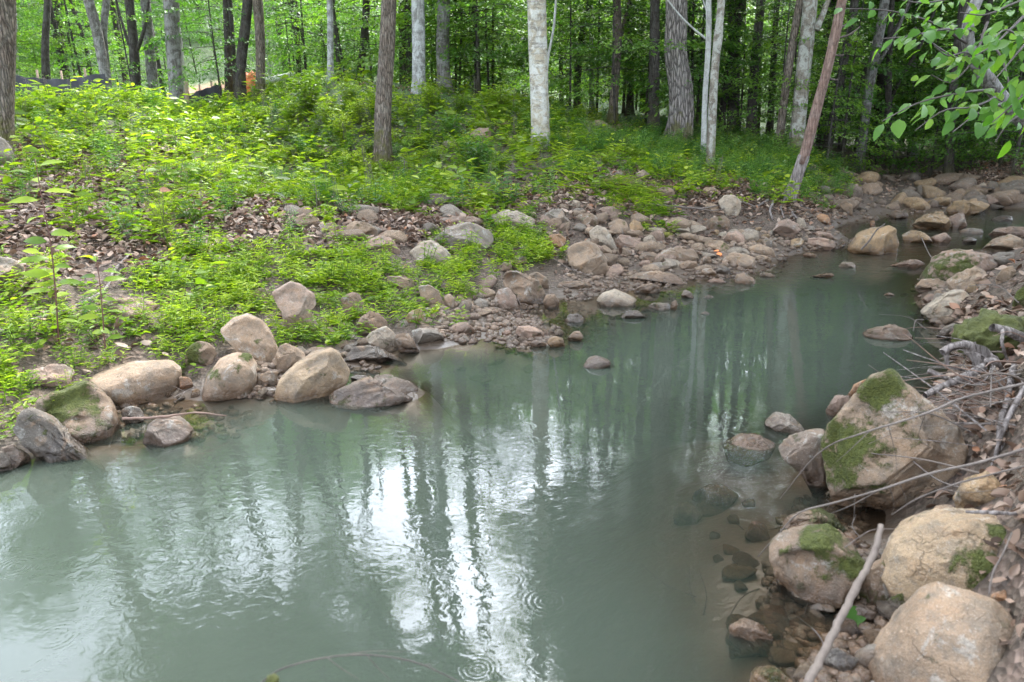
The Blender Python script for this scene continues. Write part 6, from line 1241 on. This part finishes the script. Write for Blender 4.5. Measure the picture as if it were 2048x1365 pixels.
branched([(510, 1375, 1.25), (560, 1340, 1.25), (640, 1318, 1.27), (690, 1311, 1.28), (760, 1312, 1.28), (830, 1325, 1.26), (935, 1372, 1.22)], 8, 4, [([(690, 1311, 1.28), (720, 1305, 1.28), (820, 1304, 1.28)], 3), ([(735, 1312, 1.28), (752, 1332, 1.27), (782, 1362, 1.25)], 3), ([(655, 1316, 1.27), (680, 1335, 1.26), (720, 1360, 1.25)], 3), ([(800, 1318, 1.27), (806, 1330, 1.26)], 2.5), ([(850, 1330, 1.25), (870, 1345, 1.24)], 2.5)], 'thin dark branch arching out of the pool at the bottom edge', M_DARKTWIG)
g = at_z(545, 1359, .0); v, f = ico(4); q = v*np.array([.012, .010, .010])*(1+.35*fract(v, 4, 3)[:, None]); obj('moss_clump', mesh('moss_clump', q, f, M_STUMPMOSS), None, at_d(545, 1360, 1.2), 'tiny yellow-green moss clump on the thin dark branch at the bottom edge', 'moss')
stick([(-20, 685), (60, 655), (140, 630), (200, 600), (232, 550), (260, 520)], 15, 11, 'lichen-grey fallen limb lying through the grass at left', M_BAREWOOD, cat='branch', name='fallen_limb', lift=.04)
branched([(1300, 424), (1350, 428), (1400, 432), (1440, 425), (1480, 418), (1510, 428)], 8, 5, [([(1380, 430), (1420, 436), (1465, 428)], 5), ([(1320, 425), (1305, 415), (1285, 412)], 4)], 'dark fallen branch lying on the rocks left of the dead leaning trunk', M_STICK, lift=.09)
stick([(1718, 505, None) if False else (1722, 500, 7.55), (1740, 480, 7.5), (1752, 462, 7.5), (1770, 448, 7.5)], 9, 4, 'crooked grey stick propped on the big ocher boulder', M_STICK)
branched([(1105, 527), (1140, 548), (1180, 562)], 4, 3, [([(1150, 552), (1180, 530), (1205, 505)], 3), ([(1150, 552), (1140, 535), (1142, 528)], 2)], 'thin bare twig leaning on the massive tan boulder', M_STICK, lift=.05)
stick([(1028, 590), (1036, 610), (1042, 622)], 4, 2, 'thin curved twig dangling by the smooth pink-brown boulder', M_STICK, lift=.05)
stick([(930, 543), (955, 556), (975, 566)], 4, 2, 'straight twig lying above the cobbles of the shore', M_STICK, lift=.05)
stick([(1945, 385), (1990, 392), (2040, 402)], 6, 4, 'long thin pole lying across the upstream bar', M_STICK, lift=.12)
stick([(1720, 335), (1800, 330), (1900, 318)], 6, 4, 'dark pole leaning across the end of the stream', M_DARKTWIG, lift=.2)
stick([(1840, 492), (1870, 545), (1880, 552)], 4, 3, 'short twig on the green-mossed mound boulder', M_STICK, lift=.1)
# mossy root stump on the right shore
def stump():
    g = ground(1985, 745, False); e = empty('mossy_stump', g, 'moss-covered root stump with grey gnarled roots reaching over the water on the right shore', 'stump')
    v, f = ico(5); dist = np.linalg.norm(g-CAM); s = dist/FPX; q = v*np.array([62*s, 50*s, 42*s]); q = q+v*(fract(v, 2.2, 5, 4)*.35*45*s)[:, None]; c = at_d(1990, 680, g[1]+.12)
    obj('stump_body', mesh('stump_body', q+c-g, f, M_STUMPMOSS), e)
    D = g[1]-.12
    for pa, w in [([(1990, 725, D), (1955, 705, D), (1930, 690, D-.03), (1895, 697, D-.05), (1885, 705, D-.06)], 20), ([(1895, 697, D-.05), (1893, 715, D-.05), (1893, 732, D-.05)], 9), ([(1935, 690, D), (1950, 715, D-.02), (1965, 740, D-.05)], 24), ([(1965, 735, D-.05), (1930, 755, D-.1), (1880, 775, D-.15), (1850, 792, D-.2)], 15),
                  ([(2070, 690, D+.1), (2020, 665, D+.08), (1985, 655, D+.05)], 22), ([(1970, 722, D-.1), (1985, 722, D-.12), (2005, 738, D-.1)], 9), ([(2005, 660, D-.05), (2005, 690, D-.1), (2015, 720, D-.08)], 6), ([(1855, 742, D-.1), (1880, 752, D-.12), (1915, 765, D-.1)], 8)]:
        Q = resample([at_d(*p) for p in pa], 18); v, f = tube(Q, np.linspace(w, w*.55, 18)/2/FPX*dist, 9, .16, 1, w); obj('root', mesh('root', v-g, f, M_BAREWOOD), e)
stump()
stick([(1960, 660, 4.6), (2000, 648, 4.5), (2070, 628, 4.45)], 10, 12, 'straight bare pole resting above the mossy stump', M_BAREWOOD, cat='pole')
def big_log():
    stick([(1985, 668, 4.4), (2030, 660, 4.3), (2090, 672, 4.2)], 26, 34, 'short thick grey log end over the mossy stump at the right edge', M_BAREWOOD, name='log', cat='log', bump=.08, sides=12)
big_log()
# loose twigs of the driftwood pile, in the right debris and a few elsewhere
TWL = 'bare grey twig in the tangled driftwood pile on the right shore'
for i in range(64):
    cx, cy_ = 1960+rng.normal()*55, 790+rng.normal()*95
    if cx < 1850+max(0, (cy_-760))*.35 or cx > 2060 or cx < 1880 or cy_ < 640: cx, cy_ = rng.uniform(1925, 2045), rng.uniform(720, 900)
    g = ground(min(cx, 2047), cy_, False); a = rng.normal()*.6+2.75; L = rng.uniform(.12, .42); d = np.array([math.cos(a), math.sin(a), rng.normal()*.22]); p0 = g+np.array([0, 0, rng.uniform(.02, .16)])
    m = p0+d*L*.5+rng.normal(size=3)*.03; Q = resample([p0, m, p0+d*L], 10); v, f = tube(Q, np.linspace(1, .45, 10)*rng.uniform(.0016, .0045), 5, .1, 1, i)
    mk = int(rng.integers(4)); obj('twig', mesh('twig', v-p0, f, [M_STICK, M_GREYSTICK, M_BAREWOOD, M_STICKR][mk]), None, p0, TWL, 'twig', 'twigs of the driftwood pile')['_c'] = ('short' if L < .22 else 'long' if L > .33 else 'middling')+[' grey', ' grey', ' pale', ' reddish'][mk]
for i in range(26):
    cx, cy_ = [(1870, 670), (1240, 520), (1600, 440), (1000, 400), (400, 480), (1900, 390), (1700, 410)][i % 7]; g = ground(cx+rng.normal()*45, cy_+rng.normal()*15, True); a = rng.uniform(0, 6.28); L = rng.uniform(.15, .45); d = np.array([math.cos(a), math.sin(a), rng.normal()*.12]); p0 = g+np.array([0, 0, rng.uniform(.03, .08)])
    Q = resample([p0, p0+d*L*.5+rng.normal(size=3)*.04, p0+d*L], 10); v, f = tube(Q, np.linspace(1, .45, 10)*rng.uniform(.003, .007), 5, .1, 1, i); obj('twig', mesh('twig', v-p0, f, M_STICK), None, p0, 'thin bare twig lying loose among the shore rocks away from the driftwood pile', 'twig', 'loose twigs among the rocks')
for i in range(10):
    g = ground(1520+rng.normal()*50, 1180+rng.normal()*45, False); a = rng.uniform(0, 6.28); L = rng.uniform(.15, .4); d = np.array([math.cos(a), math.sin(a), 0]); p0 = g+np.array([0, 0, .02]); Q = resample([p0, p0+d*L*.5+rng.normal(size=3)*.02, p0+d*L], 10); v, f = tube(Q, np.linspace(1, .45, 10)*.0028, 5, .1, 1, i); obj('twig', mesh('twig', v-p0, f, M_DARKTWIG), None, p0, 'thin twig sunk in the clear shallows at the lower right', 'twig', 'sunken twigs')
# single leaves
def lone_leaf(px, py, s, label, me, D=None, nn=(0, 0, 1), rz=0., lift=.01):
    g = at_d(px, py, D) if D else ground(px, py, True)+np.array([0, 0, lift]); o = obj('leaf', me, None, None, label, 'leaf'); orient(o, g, (math.cos(rz), math.sin(rz), .05), nn, s)
GREENLEAF = leaf_mesh('leaf', 1, .85, M_BIG, .05, .12, 77)
lone_leaf(1680, 1250, .085, 'single bright green leaf fallen by the grey stick near the nearest boulder', GREENLEAF, None, (0, -.5, 1), .1, .03)
ol = mat_simple('orange_leaf', (.55, .13, .04), (.75, .25, .07), 8, .6, .2, .003)
for i, (px, py) in enumerate([(1432, 520), (1440, 524), (1437, 514)]): lone_leaf(px, py, .075, ['left orange-red leaf of three on the far shore rocks', 'right orange-red leaf of three on the far shore rocks', 'upper orange-red leaf of three on the far shore rocks'][i], leaf_mesh('leaf', 1, .6, ol, .2, .3, 90+i), None, (0, -.6, 1), i*1.1, .06)
bl = mat_simple('brown_leaf', (.22, .09, .04), (.34, .16, .08), 8, .6, .2, .003)
lone_leaf(325, 425, .12, 'curled brown leaf hanging in the feathery weed', leaf_mesh('leaf', 1, .45, bl, .3, .4, 95), None, (0, -.8, .6), -.3, .22)

# ------------------------------------------------------------------ labels that single out the repeats
LM = [('the knobbly boulder', 1045, 575), ('the pink-brown boulder', 1015, 605), ('the lone dome rock in the pool', 1193, 727), ('the pale boulder in the shallows', 1230, 600), ('the long flat brown slab', 1315, 556), ('the massive tan boulder', 1180, 515),
      ('the rosy dome boulder', 1468, 475), ('the round whitish boulder', 1458, 410), ('the large reddish boulder', 1570, 460), ('the dead leaning trunk', 1600, 380), ('the stick-propped boulder', 1750, 480), ('the ocher pyramid boulder', 1865, 440),
      ('the mossy mound boulder', 1920, 530), ('the pale slab-like boulder', 1895, 610), ('the huge peaked boulder', 1780, 880), ('the undercut boulder', 1640, 1110), ('the sandy loaf-shaped boulder', 1900, 1110), ('the nearest boulder', 1890, 1270),
      ('the slanted ocher boulder', 625, 750), ('the ridged wet rock', 755, 785), ('the egg-shaped boulder', 460, 750), ('the long loaf boulder', 270, 770), ('the mossy round boulder', 155, 820), ('the waisted pale boulder', 590, 620), ('the pale block', 765, 690),
      ('the left-edge boulder', 20, 540), ('the large grey-brown boulder', 930, 465), ('the lichen-mottled slab', 1020, 440), ('the blue-grey pointed boulder', 1118, 440), ('the furrowed brown trunk', 768, 300), ('the speckled silver trunk', 838, 200), ('the white mottled trunk', 1083, 250),
      ('the big furrowed trunk', 1355, 250), ('the slim pale twin trunk', 1408, 300), ('the lichen-covered trunk', 1595, 270), ('the stout grey trunk', 347, 180), ('the orange netting', 506, 190), ('the left silt fence', 110, 180), ('the thick grey-brown trunk', 892, 190), ('the forked brown trunk', 1224, 240),
      ('the slim grey trunk', 662, 190), ('the thick grey stick', 1690, 1200), ('the mossy stump', 1960, 690), ('the wide upstream boulder', 1935, 415), ('the tilted upstream slab', 1985, 400), ('the far bank trunks', 1905, 290), ('the flat pink inlet slab', 1635, 487), ('the largest gravel-bar rock', 1062, 665), ('the square submerged slab', 1505, 1245)]
TREE_LM = ('trunk', 'fence', 'netting')
def say_where(objs, noun, tail='', trees=False, sizes=('small', 'medium-sized', 'larger'), colour=True):
    bpy.context.view_layer.update()
    rows = []
    for o in objs:
        p = proj(np.array(o.matrix_world.translation))[0]
        if p[2] < .2: rows.append((o, None)); continue
        s = max(o.scale)/max(p[2], .1)*FPX*2; rows.append((o, (p[0], p[1], s)))
    ss = sorted(r[1][2] for r in rows if r[1]); q1, q2 = (ss[len(ss)//3], ss[2*len(ss)//3]) if ss else (0, 0)
    by = {}
    for o, p in rows:
        if p is None: continue
        c = [l for l in LM if (not trees or any(t in l[0] for t in TREE_LM))]
        l = min(c, key=lambda l: abs(l[1]-p[0])+(.15 if trees else 1.6)*abs(l[2]-p[1])); dx, dy = p[0]-l[1], p[1]-l[2]
        if trees: d = 'left of' if dx < 0 else 'right of'
        else: d = ('left of' if dx < 0 else 'right of') if abs(dx) > abs(dy)*1.3 else ('behind' if dy < 0 else 'before')
        r = math.hypot(dx, 0 if trees else dy); d = ('close ' if r < 45 else 'well ' if r > 120 else '')+d if d.endswith('of') else d
        sz = sizes[0] if p[2] <= q1 else sizes[2] if p[2] > q2 else sizes[1]
        col = o.get('_c', '') if colour else ''
        lab = ' '.join(x for x in (sz, col, noun, d, l[0], tail) if x); by.setdefault(lab, []).append((p[0], p[1], o))
    for lab, lst in by.items():
        lst.sort(key=lambda t: t[0])
        for i, (_, _, o) in enumerate(lst):
            if len(lst) == 1: w = ''
            elif len(lst) == 2: w = ['left of two: ', 'right of two: '][i]
            elif len(lst) <= 10: w = ['leftmost', 'second from left', 'third from left', 'fourth from left', 'fifth from left', 'sixth from left', 'seventh from left', 'eighth from left', 'ninth from left', 'tenth from left'][i]+': '
            else: w = 'one of many: '
            if len(lst) > 2 and i == len(lst)-1 and len(lst) <= 10: w = 'rightmost: '
            o['label'] = (w+lab).strip()
RCN = {'tan': 'tan', 'pink': 'pinkish', 'grey': 'grey', 'ocher': 'ocher', 'brown': 'brown', 'dark': 'dark', 'pale': 'pale', 'orange': 'orange', 'wet': 'umber', 'char': 'blackish', 'sand': 'sandy'}
_groups = {}
for o in COL.objects:
    if o.parent is None and o.get('group'): _groups.setdefault(o['group'], []).append(o)
NOUN = {'rocks of the far shore jumble': 'rock', 'rocks among the left shore boulders': 'rock', 'rocks by the knobbly boulder': 'rock', 'rocks half sunk in the litter': 'half-sunk rock', 'cobbles on the gravel bar': 'cobble', 'cobbles on the shore by the knobbly boulder': 'shore cobble', 'cobbles among the rocks of the far shore': 'cobble', 'rocks in the upstream bed': 'stream-bed rock', 'stones between the left shore boulders': 'stone', 'stones on the right shore': 'stone',
        'stones under the lower right shallows': 'sunken stone', 'stones half buried in the bank': 'bank stone', 'stones under the far shallows': 'sunken stone', 'twigs of the driftwood pile': 'driftwood twig', 'loose twigs among the rocks': 'loose twig', 'sunken twigs': 'sunken twig',
        'weed clumps on the left bank crest': 'yellow-green weed clump', 'weed clumps at the forest edge': 'shaded weed clump', 'ferns beside the dead leaning trunk': 'fern-like plant'}
for g_, lst in _groups.items():
    if g_ in NOUN: say_where(lst, NOUN[g_], '', False, ('small', 'medium-sized', 'larger') if 'twig' not in g_ else ('', '', ''))
    elif g_ == 'trees deep in the woods': say_where(lst, 'forest tree behind the bank', '', True, ('far', 'middle-distance', 'nearer'), False)
    elif g_ == 'understory trees of the woods': say_where(lst, 'leafy understory tree', '', True, ('far', 'middle-distance', 'nearer'))
for o in COL.objects:
    for k in ('_c',):
        if k in o: del o[k]
_vis = [o for o in _groups.get('trees round the pool', []) if (lambda p: p[2] > 1 and -50 < p[0] < W0+50)(proj(np.array(o.location))[0])]
say_where(_vis, 'leafy tree added to shade the pool', '', True, ('far', 'middle-distance', 'nearer'))
